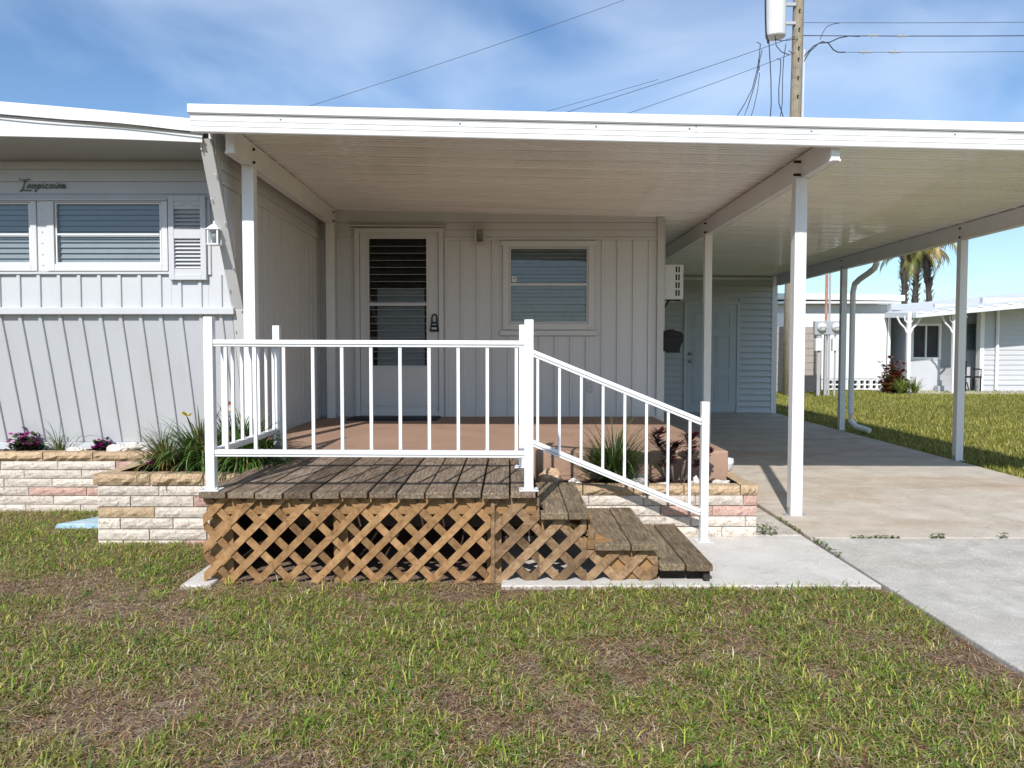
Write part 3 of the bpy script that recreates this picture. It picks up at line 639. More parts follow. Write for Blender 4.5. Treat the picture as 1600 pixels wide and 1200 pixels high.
# side gutter and downspout
prof = [(5.30, -.10), (5.40, -.10), (5.42, -.02), (5.42, .02), (5.41, .02), (5.405, -.015), (5.392, -.09), (5.308, -.09)]
P('gutter', MB().prism([(x, 5.43, zr(5.3) + z) for x, z in prof], [(x, 15.1, zr(5.3) + z) for x, z in prof]), 'white_metal', cp)
zg = zr(5.3) - .1
P('downspout', MB().tube([(5.36, 11.3, zg + .01), (5.36, 11.3, zg - .09), (5.36, 11.36, zg - .15), (5.35, 11.5, zg - .20), (5.345, 11.8, zg - .27), (5.338, 11.95, zg - .33), (5.335, 12.0, zg - .45), (5.335, 12.0, .35), (5.335, 11.99, .23), (5.38, 11.9, .15), (5.50, 11.7, .10)], .045, 8), 'white_metal', cp)

# ------------------------------------------------------------------ storage shed at the back of the carport
shed = thing('storage_shed', 'grey lap sided storage shed at the back of the carport', 'shed', (3.6, 15.2, .1))
YS = 15.1; DX0, DX1, DZ = 3.46, 4.45, 2.24
box('wall', 1.82, 5.22, YS + .02, YS + .1, .05, 2.86, 'shed_siding', shed)
box('side_wall', 5.16, 5.22, YS + .11, 18.4, .05, 2.8, 'shed_siding', shed)
z = .115; 
while z < 2.72:
    for a, b_ in (((1.82, DX0 - .05), (DX1 + .05, 5.13)) if z < DZ + .02 else ((1.82, 5.13),)):
        A = [(a, YS + .019, z + .012), (a, YS - .022, z), (a, YS - .020, z + .008), (a, YS + .014, z + .118), (a, YS + .019, z + .118)]; P('lap_board', MB().prism(A, [(b_, p[1], p[2]) for p in A]), 'shed_siding', shed)
    z += .119
box('top_trim', 1.82, 5.13, YS - .03, YS + .015, 2.72, 2.76, 'white_metal', shed); box('corner_trim', 5.13, 5.235, YS - .02, YS + .1, .09, 2.8, 'white_metal', shed, .004)
P('door_casing', MB().box(DX0 - .05, DX0, YS - .035, YS + .018, .11, DZ + .05).box(DX1, DX1 + .05, YS - .02, YS + .018, .11, DZ + .05).box(DX0, DX1, YS - .02, YS + .018, DZ, DZ + .05), 'shed_siding', shed, .003)
sd = box('door', DX0 + .004, DX1 - .004, YS - .004, YS + .016, .125, DZ - .004, 'shed_door', shed)
for xa, xb in ((3.58, 3.88), (4.03, 4.33)):
    for za, zb_ in ((.30, .82), (.97, 1.62), (1.76, 2.08)):
        P('door_panel', frame_box(MB(), xa, xb, za, zb_, .025, YS - .014, YS - .0045).box(xa + .05, xb - .05, YS - .010, YS - .0045, za + .05, zb_ - .05), 'shed_door', sd, .003)
for zz in (1.12, 1.27): P('knob', MB().tube([(3.53, YS - .005, zz), (3.53, YS - .03, zz), (3.53, YS - .05, zz), (3.53, YS - .065, zz)], [.012, .012, .032, .02], 10), 'brass', sd, smooth=True)

# ------------------------------------------------------------------ small wall-mounted things
def lantern(name, label, x, y, z, mat, group, s=1.0):
    t = thing(name, label, 'lantern', (x, y, z), group)
    w = .045 * s; d = y - .045 * s
    box('back_plate', x - .035 * s, x + .035 * s, y - .012, y - .0005, z + .02 * s, z + .19 * s, mat, t, .004)
    mb = MB()
    for sx in (-1, 1):
        for sy in (-1, 1): box('cage_bar', x + sx * w - .006, x + sx * w + .006, d - .03 + sy * w - .006, d - .03 + sy * w + .006, z + .012, z + .145 * s, mat, t)
    yc = d - .03
    P('base', MB().box(x - w - .01, x + w + .01, yc - w - .01, yc + w + .01, z, z + .012), mat, t, .003)
    P('cap', MB().prism([(x - .065 * s, yc - .065 * s, z + .145 * s), (x + .065 * s, yc - .065 * s, z + .145 * s), (x + .065 * s, yc + .065 * s, z + .145 * s), (x - .065 * s, yc + .065 * s, z + .145 * s)],
                        [(x - .018, yc - .018, z + .195 * s), (x + .018, yc - .018, z + .195 * s), (x + .018, yc + .018, z + .195 * s), (x - .018, yc + .018, z + .195 * s)]), mat, t, .002)
    P('finial', MB().lathe([(.008, 0), (.013, .012), (.004, .03)], (x, yc, z + .195 * s), 8), mat, t)
    P('glass_panel', MB().box(x - w + .007, x + w - .007, yc - w, yc - w + .003, z + .014, z + .143 * s), 'glass', t)
    P('bulb', MB().lathe([(.012, 0), (.028, .04), (.03, .06), (.012, .09)], (x, yc, z + .014), 10), 'cream_plastic', t, smooth=True)
    return t
lantern('wall_lantern', 'white wall lantern on the slanted corner trim by the shutter', -2.30, yfin(2.2) + .02, 2.14, 'rail_white', 'wall lanterns', .82)
lantern('wall_lantern', 'cream wall lantern between the porch door and window', -.345, YP - .018, 2.55, 'cream_plastic', 'wall lanterns', 1.05)
ac = thing('window_air_conditioner', 'white window air conditioner jutting from the home above the black box', 'air conditioner', (1.95, 9.5, 1.94))
box('case', 1.80, 2.09, 9.3, 9.85, 1.945, 2.362, 'cream_plastic' if 0 else 'rail_white', ac, .008)
for i in range(4):
    for j in range(2): box('vent_slot', 1.995 + j * .032, 2.012 + j * .032, 9.296, 9.3005, 1.985 + i * .094, 2.055 + i * .094, 'black', ac)
for i in range(3): box('vent_slot', 1.803, 1.855, 9.296, 9.3005, 2.0 + i * .118, 2.06 + i * .118, 'black', ac)
P('bracket', MB().bar((1.80, 9.36, 1.72), (1.93, 9.36, 1.94), .02, .02).bar((1.80, 9.36, 1.935), (2.07, 9.36, 1.935), .02, .014), 'black', ac)
mbx = thing('mailbox', 'black mailbox hung on the outer corner of the porch wall', 'mailbox', (1.9, 9.05, 1.3))
pr = [(1.785, 1.32), (1.785, 1.55), (1.82, 1.555), (1.84, 1.565), (1.90, 1.575), (1.93, 1.56), (2.0, 1.545), (2.03, 1.515), (2.025, 1.43), (1.995, 1.375), (1.985, 1.30), (1.85, 1.30), (1.845, 1.315)]
P('body', MB().prism([(x, 8.99, z) for x, z in pr], [(x, 9.13, z) for x, z in pr]), 'black', mbx, .012)
P('lid', MB().prism([(1.80, 8.97, 1.50), (2.02, 8.97, 1.48), (2.0, 8.97, 1.53), (1.9, 8.97, 1.56), (1.80, 8.97, 1.54)], [(1.80, 8.989, 1.50), (2.02, 8.989, 1.48), (2.0, 8.989, 1.53), (1.9, 8.989, 1.56), (1.80, 8.989, 1.54)]), 'black', mbx, .004)
box('doormat', -1.80, -.80, 8.42, 8.83, .5545, .572, 'mat_rubber', None, .006, label='dark blue doormat in front of the porch door', cat='doormat')

# ------------------------------------------------------------------ wooden deck, lattice and steps
ZD = .515; YF = 4.33
deck = thing('wooden_deck', 'weathered wooden deck with tan lattice skirt', 'deck', (-.8, 5.1, 0))
x = -1.775
for i in range(12):
    w = .1613 if i < 11 else .150
    dz = random.uniform(-.004, .003); yo = random.uniform(-.006, .008)
    P('deck_board', MB().prism([(x + .005, YF + yo, ZD - .035 + dz), (x + w - .005, YF + yo, ZD - .035 + dz), (x + w - .005, YF + yo, ZD + dz + random.uniform(-.002, .002)), (x + .005, YF + yo, ZD + dz)],
                              [(x + .005, 5.852, ZD - .035 + dz), (x + w - .005, 5.852, ZD - .035 + dz), (x + w - .005, 5.852, ZD + dz), (x + .005, 5.852, ZD + dz)]), 'deck_wood', deck, .005)
    for yy in (4.50, 5.1, 5.65):
        for dx in (.03, w - .035): P('nail', MB().lathe([(.005, 0), (.004, .0012)], (x + dx, yy, ZD + dz + .0005), 6), 'black', deck)
    x += .1613
box('rim_joist', -1.745, .150, 4.402, 4.44, .375, .479, 'frame_wood', deck, .003)
box('joist', -1.745, -1.70, 4.445, 5.85, .36, .478, 'frame_wood', deck); box('joist', -.85, -.81, 4.445, 5.85, .36, .478, 'frame_wood', deck); box('joist', .11, .15, 4.445, 5.85, .36, .478, 'frame_wood', deck)
for xa, xb in ((-1.755, -1.615), (-1.03, -.945), (-.135, -.05)): box('leg', xa, xb, 4.442, 4.53, -.03, .40, 'frame_wood', deck, .004)
box('side_shade_board', -1.765, -1.748, 4.54, 5.85, -.02, .475, 'dark_wood', deck)  # added dark board, stands in for the shade under the deck
def clip(poly, x0, x1, z0, z1):
    for ax, val, sgn in ((0, x0, 1), (0, x1, -1), (1, z0, 1), (1, z1, -1)):
        out = []
        for i in range(len(poly)):
            a, b_ = poly[i], poly[(i + 1) % len(poly)]; da, db = (a[ax] - val) * sgn, (b_[ax] - val) * sgn
            if da >= 0: out.append(a)
            if da * db < 0: t = da / (da - db); out.append((a[0] + (b_[0] - a[0]) * t, a[1] + (b_[1] - a[1]) * t))
        poly = out
        if len(poly) < 3: return []
    return poly
def lattice(parent, rects, pitch, w, mat, yfront, off=0, skirt=.0):
    X0 = min(r_[0] for r_ in rects); X1 = max(r_[1] for r_ in rects)
    for layer, sg in ((0, 1), (1, -1)):
        s = X0 - .8 + off + (.035 if layer else 0)
        while s < X1 + .8:
            mb = MB(); hw = w / 2 * 1.4142; jig = random.uniform(-.004, .004)
            ln = [(s - hw + jig, -.1), (s + hw + jig, -.1), (s + hw + sg * .8, .7), (s - hw + sg * .8, .7)]
            for r_ in rects:
                pl = clip(ln, *r_)
                if len(pl) >= 3:
                    ya = yfront + layer * .0085; P('lattice_strip', MB().prism([(p[0], ya, p[1]) for p in pl], [(p[0], ya + .008, p[1]) for p in pl]), mat, parent)
            s += pitch
lattice(deck, [(-1.765, -.112, -.02, .474)], .1665, .042, 'lattice_wood', 4.376, .02)
box('lattice_trim', -.110, -.088, 4.37, 4.40, -.02, .475, 'lattice_grey', deck, .002)
steps = thing('wooden_steps', 'three weathered wooden steps with grey lattice side beside the deck', 'steps', (.6, 4.9, 0))
lattice(steps, [(-.086, .168, -.02, .474), (.168, .44, -.02, .352), (.44, .852, -.02, .172)], .1665, .05, 'lattice_grey', 4.376, .07)
def tread(xs_, z):
    for a, b_ in xs_:
        yo = random.uniform(-.008, .008)
        P('tread_board', MB().box(a, b_, YF + yo, 5.36 + random.uniform(-.01, .01), z - .04, z), 'step_wood', steps, .006)
tread([(.176, .329), (.334, .452)], .399); tread([(.485, .688), (.695, .85)], .218); tread([(.855, 1.0), (1.008, 1.157)], .102)
SG = ((.10, .46), (.66, 0), (.852, 0), (.852, .11), (.166, .40))
P('stringer', MB().prism([(x_, 4.405, z_) for x_, z_ in SG], [(x_, 4.44, z_) for x_, z_ in SG]), 'frame_wood', steps)
box('riser', .452, .475, 4.445, 5.33, .20, .355, 'frame_wood', steps, .003); box('support', .445, .56, 4.372, 4.40, .178, .232, 'frame_wood', steps, .003)
P('support', MB().prism([(.45, 4.374, .235), (.485, 4.374, .235), (.485, 4.374, .30), (.45, 4.374, .335)], [(.45, 4.396, .235), (.485, 4.396, .235), (.485, 4.396, .30), (.45, 4.396, .335)]), 'lattice_grey', steps)
box('stringer', .87, 1.14, 4.42, 4.455, 0, .06, 'dark_wood', steps, .003); box('leg', 1.112, 1.148, 4.36, 4.41, -.004, .061, 'dark_wood', steps, .003)
for xx in (.17, .42, .84, 1.12): box('leg', xx, xx + .035, 5.2, 5.29, -.004, .355 if xx < .5 else (.175 if xx < 1 else .06), 'frame_wood', steps)
for xx in (.17, .41): box('cleat', xx, xx + .035, 4.45, 5.33, .25, .357, 'frame_wood', steps)

# ------------------------------------------------------------------ railings
def rail_post(parent, x, y, z0, z1, w=.052):
    p = P('post', MB().box(x - w / 2, x + w / 2, y - w / 2, y + w / 2, z0 + .009, z1), 'rail_white', parent, .003)
    box('base_plate', x - .055, x + .055, y - .05, y + .05, z0 + .001, z0 + .010, 'rail_white', p, .003)
    for sx in (-1, 1): P('bolt', MB().lathe([(.009, 0), (.009, .008), (.005, .014)], (x + sx * .042, y - .036, z0 + .010), 6), 'galv', p)
def rail_pair(parent, a, b_, zofs=0):
    a, b_ = Vector(a), Vector(b_)
    P('rail', MB().bar(a + Vector((0, 0, .013)), b_ + Vector((0, 0, .013)), .044, .024).bar(a + Vector((0, 0, -.006)), b_ + Vector((0, 0, -.006)), .03, .016), 'rail_white', parent, .003)
rl = thing('deck_railing', 'white metal railing along the front and left side of the deck', 'railing', (-.8, 4.4, ZD))
rail_post(rl, -1.72, 4.40, ZD, 1.513); rail_post(rl, .108, 4.40, ZD, 1.497)
rail_post(rl, -1.72, 5.67, ZD, 1.505, .05)
rail_pair(rl, (-1.693, 4.40, 1.358), (.081, 4.40, 1.352)); rail_pair(rl, (-1.693, 4.40, .727), (.081, 4.40, .719))
for k in range(11):
    xx = -1.628 + k * .1664; box('baluster', xx - .009, xx + .009, 4.391, 4.409, .735, 1.345, 'rail_white', rl)
rail_pair(rl, (-1.72, 4.428, 1.358), (-1.72, 5.643, 1.358)); rail_pair(rl, (-1.72, 4.428, .727), (-1.72, 5.643, .727))
for k in range(7):
    yy = 4.60 + k * .163; box('baluster', -1.729, -1.711, yy - .009, yy + .009, .735, 1.345, 'rail_white', rl)
sr = thing('stair_railing', 'white metal stair railing sloping down behind the wooden steps', 'railing', (.7, 5.28, 0))
rail_post(sr, .088, 5.28, ZD, 1.498); rail_post(sr, 1.343, 5.28, -.004, .97)
P('rail', MB().bar((.114, 5.28, 1.332), (1.316, 5.28, .842), .044, .026).bar((.114, 5.28, 1.306), (1.316, 5.28, .816), .03, .016), 'rail_white', sr, .003)
P('rail', MB().bar((.114, 5.28, .712), (1.316, 5.28, .213), .044, .026).bar((.114, 5.28, .687), (1.316, 5.28, .188), .03, .014), 'rail_white', sr, .003)
for k in range(8):
    xx = .19 + k * .150; zt_ = 1.306 - (xx - .114) * .4077; zb2 = .72 - (xx - .114) * .4151; box('baluster', xx - .009, xx + .009, 5.271, 5.289, zb2, zt_, 'rail_white', sr)

# ------------------------------------------------------------------ plants and rocks
def leafclump(mb, c, n, L, spread, cols, rnd, w=.012, seg=6, up=1.2, zmin=None):
    for _ in range(n):
        a = rnd.uniform(0, 2 * PI); l_ = L * rnd.uniform(.55, 1.12); ln = spread * rnd.uniform(.25, 1.1)
        d = Vector((math.cos(a), math.sin(a), 0)); side = Vector((-d.y, d.x, 0)); ww = w * rnd.uniform(.6, 1.2)
        p = Vector(c) + d * rnd.uniform(0, .05); el = rnd.uniform(.75, 1.5) * up / 1.2; col = rnd.choice(cols); k = rnd.uniform(.75, 1.2); col = tuple(min(1, q * k) for q in col)
        vs = []; fs = []; droop = ln * rnd.uniform(.7, 1.3)
        for i in range(seg + 1):
            t = i / seg; wv = ww * (1 - t ** 2.2) + .0008
            vs += [p - side * wv / 2, p + side * wv / 2]
            p = p + (d * math.cos(el) + Vector((0, 0, 1)) * math.sin(el)) * (l_ / seg); el -= droop * (2.6 / seg) * (.5 + t)
            if zmin is not None and p.z < zmin: p.z = zmin
        for i in range(seg): fs.append((2 * i, 2 * i + 1, 2 * i + 3, 2 * i + 2))
        mb.add(vs, fs, col)
    return mb
GR = [(.055, .12, .02), (.08, .16, .03), (.10, .19, .04), (.04, .085, .018), (.15, .20, .06), (.06, .13, .022), (.09, .17, .03), (.24, .17, .07)]
DK = [(.035, .075, .016), (.05, .10, .02), (.07, .12, .028), (.025, .05, .013), (.11, .13, .04)]
def flower(mb, c, r_, col, n, rnd, tilt=.5):
    for k in range(n):
        a = 2 * PI * k / n + rnd.uniform(-.2, .2); d = Vector((math.cos(a), math.sin(a) * .8, rnd.uniform(.1, .9))).normalized(); s = d.cross(Vector((0, 0, 1))).normalized() * r_ * .38
        p = Vector(c); cc = tuple(q * rnd.uniform(.7, 1.15) for q in col)
        mb.add([p, p + d * r_ * .55 - s, p + d * r_, p + d * r_ * .55 + s], [(0, 1, 2, 3)], cc)
def lily(label, c, n, L, sp, seed, cols, flowers=(), w=.019):
    rnd = random.Random(seed); t = thing('daylily_plant', label, 'plant', c, 'daylily clumps in the jutting planter')
    P('leaves', leafclump(MB(), c, n, L, sp, cols, rnd, w), 'leaf', t)
    for (p, col, r_) in flowers:
        mb = MB(); flower(mb, p, r_, col, 7, rnd); P('flower', mb, 'leaf', t)
        q = Vector(c); st = MB(); pts = [q, (q + Vector(p)) / 2 + Vector((0, 0, .05)), Vector(p)]; st.tube(pts, .003, 4); st.c = [(.06, .1, .03)] * len(st.v); P('stem', st, 'leaf', t)
lily('dense daylily clump with a yellow bloom left of the deck post', (-2.27, 5.62, .41), 420, .54, 1.15, 1, GR, [((-2.33, 5.52, .85), (.85, .55, .03), .055)])
lily('tall daylily clump with an orange bloom behind the deck corner post', (-2.0, 5.62, .41), 360, .55, 1.05, 2, DK + GR[:2], [((-2.06, 5.6, .92), (.75, .30, .03), .055), ((-2.03, 5.5, .88), (.8, .62, .4), .06)])
lily('green daylily clump spilling over the left deck edge', (-1.90, 5.50, .42), 380, .54, 1.3, 3, GR)
lily('dark daylily clump against the porch slab left of the deck', (-1.92, 5.74, .42), 260, .52, 1.15, 4, DK)
lily('olive and brown daylily clump at the left end of the jutting planter', (-2.52, 5.62, .41), 150, .42, 1.1, 5, [(.13, .13, .03), (.2, .13, .04), (.10, .14, .03), (.22, .2, .07)])
def flowering(label, c, s, seed, n=130):
    rnd = random.Random(seed); t = thing('flowering_plant', label, 'plant', c, 'magenta flowering plants'); mb = MB()
    for _ in range(n):
        p = Vector(c) + Vector((rnd.gauss(0, .4) * s, rnd.gauss(0, .28) * s, abs(rnd.gauss(0, .45)) * s)); flower(mb, p, .045, rnd.choice([(.03, .06, .02), (.05, .09, .03), (.07, .03, .04), (.03, .02, .02)]), 3, rnd)
    P('leaves', mb, 'leaf', t); mb = MB()
    for _ in range(int(n / 5)):
        p = Vector(c) + Vector((rnd.gauss(0, .4) * s, rnd.uniform(-.4, .1) * s, rnd.uniform(.4, 1.2) * s)); flower(mb, p, .03, rnd.choice([(.55, .03, .32), (.65, .06, .42), (.4, .02, .25)]), 6, rnd)
    P('flowers', mb, 'leaf', t)
flowering('large magenta flowering plant at the left end of the long planter', (-4.15, 6.56, .45), .14, 5, 150)
flowering('small magenta flowering plant beside the white planter rocks', (-3.52, 6.58, .45), .085, 6, 90)
flowering('low magenta flowering plant in the corner of the jutting planter', (-2.62, 5.62, .41), .09, 7, 80)
def tuft(label, c, n, L, sp, seed, cols, w=.006):
    rnd = random.Random(seed); t = thing('grass_plant', label, 'plant', c, 'thin leaved planter plants'); P('leaves', leafclump(MB(), c, n, L, sp, cols, rnd, w, 7), 'leaf', t)
tuft('wispy arching green plant in the long planter left of the white rocks', (-3.88, 6.58, .45), 60, .40, 1.15, 21, GR + [(.12, .17, .10)])
tuft('wispy arching green plant in the long planter near the jutting corner', (-2.98, 6.56, .45), 70, .36, 1.2, 22, GR + [(.13, .17, .08)])
rnd = random.Random(9); t = thing('grass_plant', 'bushy dark green strap leaf plant in the planter by the steps', 'plant', (.77, 5.66, .33), 'thin leaved planter plants')
mb = leafclump(MB(), (.77, 5.66, .33), 620, .42, .8, DK + GR[:3], rnd, .010, 6); leafclump(mb, (.77, 5.66, .33), 130, .62, .85, DK + [(.12, .15, .05), (.2, .15, .07)], rnd, .008, 7); P('leaves', mb, 'leaf', t)
# burgundy succulent: twisted stems with ruffled leaves
rnd = random.Random(14); c = (1.24, 5.68, .33); t = thing('burgundy_plant', 'dark burgundy plant with twisting stems in the planter by the steps', 'plant', c)
stems = [[(1.18, 5.68, .33), (1.13, 5.67, .45), (1.17, 5.66, .55), (1.10, 5.66, .62), (1.06, 5.65, .70), (1.12, 5.66, .73)],
         [(1.22, 5.68, .33), (1.20, 5.67, .48), (1.19, 5.66, .60), (1.24, 5.66, .64)], [(1.27, 5.69, .33), (1.30, 5.67, .50), (1.33, 5.66, .60), (1.31, 5.66, .68), (1.36, 5.66, .70)],
         [(1.29, 5.69, .33), (1.36, 5.68, .46), (1.43, 5.67, .52), (1.46, 5.67, .58), (1.41, 5.67, .60)]]
for st in stems:
    mb = MB().tube(st, [.012] * (len(st) - 1) + [.006], 6); mb.c = [(.22, .17, .14)] * len(mb.v); P('stem', mb, 'leaf', t, smooth=True)
mb = MB()
for st in stems:
    for i in range(1, len(st) - 1):
        for _ in range(48):
            k = rnd.random(); p = Vector(st[i]).lerp(Vector(st[i + 1]), k) + Vector((rnd.gauss(0, .013), rnd.gauss(0, .013), rnd.gauss(0, .01)))
            flower(mb, p, rnd.uniform(.03, .06), rnd.choice([(.07, .010, .014), (.11, .014, .02), (.04, .008, .01), (.17, .022, .03)]), 2, rnd)
P('leaves', mb, 'leaf', t)
def rock(label, c, s, mat, seed, group='planter rocks'):
    rnd = random.Random(seed); mb = MB(); N, Mn = 12, 8; vs = []
    amp = [(Vector((rnd.gauss(0, 1), rnd.gauss(0, 1), rnd.gauss(0, 1))) * rnd.choice((2, 3.5, 6)), rnd.uniform(0, 6), rnd.uniform(.04, .13)) for _ in range(9)]
    for j in range(Mn + 1):
        for i in range(N):
            th, ph = 2 * PI * i / N, PI * j / Mn; d = Vector((math.cos(th) * math.sin(ph), math.sin(th) * math.sin(ph), math.cos(ph)))
            k = 1 + sum(a * math.sin(f.dot(d) + q) for f, q, a in amp); vs.append((c[0] + d.x * s[0] * k, c[1] + d.y * s[1] * k, c[2] + max(d.z, -.5) * s[2] * k))
    fs = [(j * N + i, j * N + (i + 1) % N, (j + 1) * N + (i + 1) % N, (j + 1) * N + i)[::-1] for j in range(Mn) for i in range(N)]
    mb.add(vs, fs); P('rock', mb, mat, None, smooth=False, label=label, cat='rock', group=group)
rock('rough tan coral rock at the left end of the planter by the steps', (.31, 5.66, .36), (.095, .07, .075), 'rock_tan', 1)
rock('small pale rock right of the tan coral rock', (.47, 5.62, .345), (.042, .04, .035), 'rock_white', 2)
rock('white rock between the strap leaf plant and the burgundy plant', (.96, 5.66, .345), (.075, .055, .045), 'rock_white', 3)
rock('flat pale rock at the foot of the burgundy plant', (1.10, 5.535, .338), (.09, .045, .03), 'rock_white', 4)
rock('white rock just right of the burgundy plant', (1.37, 5.62, .345), (.05, .045, .035), 'rock_white', 5)
rock('white rock in the right corner of the planter by the steps', (1.54, 5.60, .34), (.07, .05, .035), 'rock_white', 6)
rock('white pitted rock behind the long planter cap, leftmost', (-3.70, 6.545, .47), (.075, .05, .035), 'rock_white', 7)
rock('large pinkish white rock in the long planter', (-3.36, 6.545, .475), (.085, .055, .045), 'rock_white', 8)
rock('smooth white rock behind the large pinkish rock in the long planter', (-3.26, 6.64, .49), (.075, .05, .04), 'rock_white', 9)
rock('small white rock in the long planter near the jutting planter', (-3.10, 6.53, .47), (.04, .04, .028), 'rock_white', 10)
P('vase', MB().lathe([(.035, 0), (.05, .004), (.048, .03), (.062, .055), (.068, .078), (.060, .082), (.064, .098), (.050, .098), (.045, .06)], (1.725, 6.12, .363), 18), 'ceramic', smooth=True, label='small white ceramic vase on the planter end cap', cat='vase')
# blue meter lid in the lawn
mb = MB(); mb.prism([(-3.43, 5.72, -.02), (-2.88, 5.72, -.02), (-2.88, 6.02, -.02), (-3.15, 6.02, -.02)], [(-3.41, 5.73, .02), (-2.89, 5.73, .02), (-2.89, 6.01, .03), (-3.16, 6.01, .03)])
P('ground_lid', mb, 'blue_lid', None, .006, label='pale blue worn lid lying in the lawn against the jutting planter', cat='lid')
# weeds
def weed(label, c, n, L, seed, sx=.1, sy=.02):
    rnd = random.Random(seed); mb = MB()
    for _ in range(n):
        p = Vector(c) + Vector((rnd.uniform(-sx, sx), rnd.uniform(-sy, sy), rnd.uniform(0, L))); flower(mb, p, rnd.uniform(.006, .016), rnd.choice([(.10, .17, .03), (.15, .2, .04), (.07, .12, .025)]), 4, rnd)
    P('weed', mb, 'leaf', label=label, cat='weed', group='weeds in the concrete joints')
weed('bushy weed at the foot of the planter corner on the walkway', (1.83, 5.50, .0), 120, .06, 31, .10, .04)
weed('weed patch in the joint across the driveway left of centre', (2.55, 5.33, .005), 60, .02, 32, .18, .008)
weed('small weed in the driveway joint near the middle', (3.0, 5.33, .005), 40, .035, 33, .05, .01)
weed('tiny weed in the driveway joint at the far right', (3.45, 5.33, .005), 26, .04, 34, .04, .01)
weed('weed in the joint between walkway and driveway', (2.11, 5.05, .0), 60, .03, 35, .02, .22)
weed('weed in the joint where the walkway corner meets the lawn', (2.10, 5.7, .0), 40, .02, 36, .012, .25)

# ------------------------------------------------------------------ lawn grass
rng = np.random.default_rng(5)
def vnoise(x, y, sc, seed):
    r_ = np.random.default_rng(seed).random((256, 256)); X_, Y_ = x * sc + 1000, y * sc + 1000
    xi, yi = np.floor(X_).astype(int), np.floor(Y_).astype(int); fx, fy = X_ - xi, Y_ - yi; fx = fx * fx * (3 - 2 * fx); fy = fy * fy * (3 - 2 * fy)
    g_ = lambda a, b_: r_[a % 256, b_ % 256]
    return (g_(xi, yi) * (1 - fx) + g_(xi + 1, yi) * fx) * (1 - fy) + (g_(xi, yi + 1) * (1 - fx) + g_(xi + 1, yi + 1) * fx) * fy
def fbm(x, y, sc, seed): return .5 * vnoise(x, y, sc, seed) + .28 * vnoise(x, y, sc * 2.1, seed + 1) + .22 * vnoise(x, y, sc * 4.6, seed + 2)
def blades(name, px, py, pz, ang, L, W, lean, cols, label, mat='grass'):
    n = len(px); d = np.stack([np.cos(ang), np.sin(ang), np.zeros(n)], 1); s = np.stack([-np.sin(ang), np.cos(ang), np.zeros(n)], 1)
    base = np.stack([px, py, pz], 1); up = np.array([0, 0, 1.0])
    mid = base + (d * np.sin(lean)[:, None] + up * np.cos(lean)[:, None]) * (L * .55)[:, None]
    l2 = np.minimum(lean + .55, 1.66); tip = mid + (d * np.sin(l2)[:, None] + up * np.cos(l2)[:, None]) * (L * .45)[:, None]
    w = (W / 2)[:, None]; V = np.stack([base - s * w, base + s * w, mid + s * w * .85, mid - s * w * .85, tip], 1).reshape(-1, 3)
    i0 = np.arange(n) * 5
    me = bpy.data.meshes.new(name); me.vertices.add(len(V)); me.vertices.foreach_set('co', V.astype(np.float32).ravel())
    loops = np.stack([i0, i0 + 1, i0 + 2, i0 + 3, i0 + 3, i0 + 2, i0 + 4], 1).ravel()
    me.loops.add(len(loops)); me.loops.foreach_set('vertex_index', loops.astype(np.int32))
    st = np.stack([np.arange(n) * 7, np.arange(n) * 7 + 4], 1).ravel(); me.polygons.add(2 * n); me.polygons.foreach_set('loop_start', st.astype(np.int32))
    ca = me.color_attributes.new('Col', 'FLOAT_COLOR', 'POINT')
    C5 = np.repeat(cols[:, None, :], 5, 1).reshape(-1, 3); ca.data.foreach_set('color', np.concatenate([C5, np.ones((len(C5), 1))], 1).astype(np.float32).ravel())
    me.update(calc_edges=True); me.validate(); me.materials.append(M[mat]); o = bpy.data.objects.new(name, me); link(o, None, (0, 0, 0)); return setp(o, label, 'grass', None, 'stuff')
def lawn_ok(x, y):
    ok = (x < 2.10) & (y < 6.37) & (y > 1.2)
    ok &= ~((x > .0) & (y > 4.305)); ok &= ~((x > -1.78) & (y > 4.39)); ok &= ~((x > -2.87) & (y > 5.29)); ok &= ~((x > -1.875) & (x < -1.70) & (y > 4.33))
    ok &= ~((x > -3.42) & (y > 5.73) & (y < 6.0)); return ok
GREEN = np.array([(.14, .235, .025), (.22, .31, .035), (.09, .165, .02), (.36, .40, .065), (.44, .41, .09), (.16, .25, .035)])
DRY = np.array([(.48, .35, .17), (.40, .235, .12), (.56, .44, .25), (.28, .13, .065), (.46, .29, .16), (.64, .54, .36)])
NT = 60000; tx, ty = rng.uniform(-5.2, 2.1, NT), 1.3 + (6.4 - 1.3) * rng.random(NT)
g = fbm(tx, ty, 1.8, 44) + .16 * (ty > 4.9) * 0 + .10 * np.clip((-tx - 1.8) / 2, 0, 1) - .05 * np.exp(-((ty - 4.2) / .25) ** 2) * (tx < 0)
p = np.clip((g - .40) / .11, .15, 1); keep = lawn_ok(tx, ty) & (rng.random(NT) < p * .95); tx, ty, p = tx[keep], ty[keep], p[keep]
K = 11; n = len(tx) * K
bx = np.repeat(tx, K) + rng.normal(0, .026, n); by = np.repeat(ty, K) + rng.normal(0, .026, n); pp = np.repeat(p, K)
ok = lawn_ok(bx, by); bx, by, pp = bx[ok], by[ok], pp[ok]; n = len(bx)
tint = fbm(bx, by, .9, 77); ci = rng.integers(0, 6, n); cols = GREEN[ci] * (.55 + .75 * rng.random(n))[:, None]
yel = np.clip((tint - .48) * 4, 0, 1)[:, None]; cols = cols * (1 - .55 * yel) + np.array([.32, .27, .09]) * .55 * yel * (.7 + .6 * rng.random(n))[:, None]
dry = rng.random(n) < .07 + .28 * (1.05 - pp); cols[dry] = DRY[rng.integers(0, 6, dry.sum())]
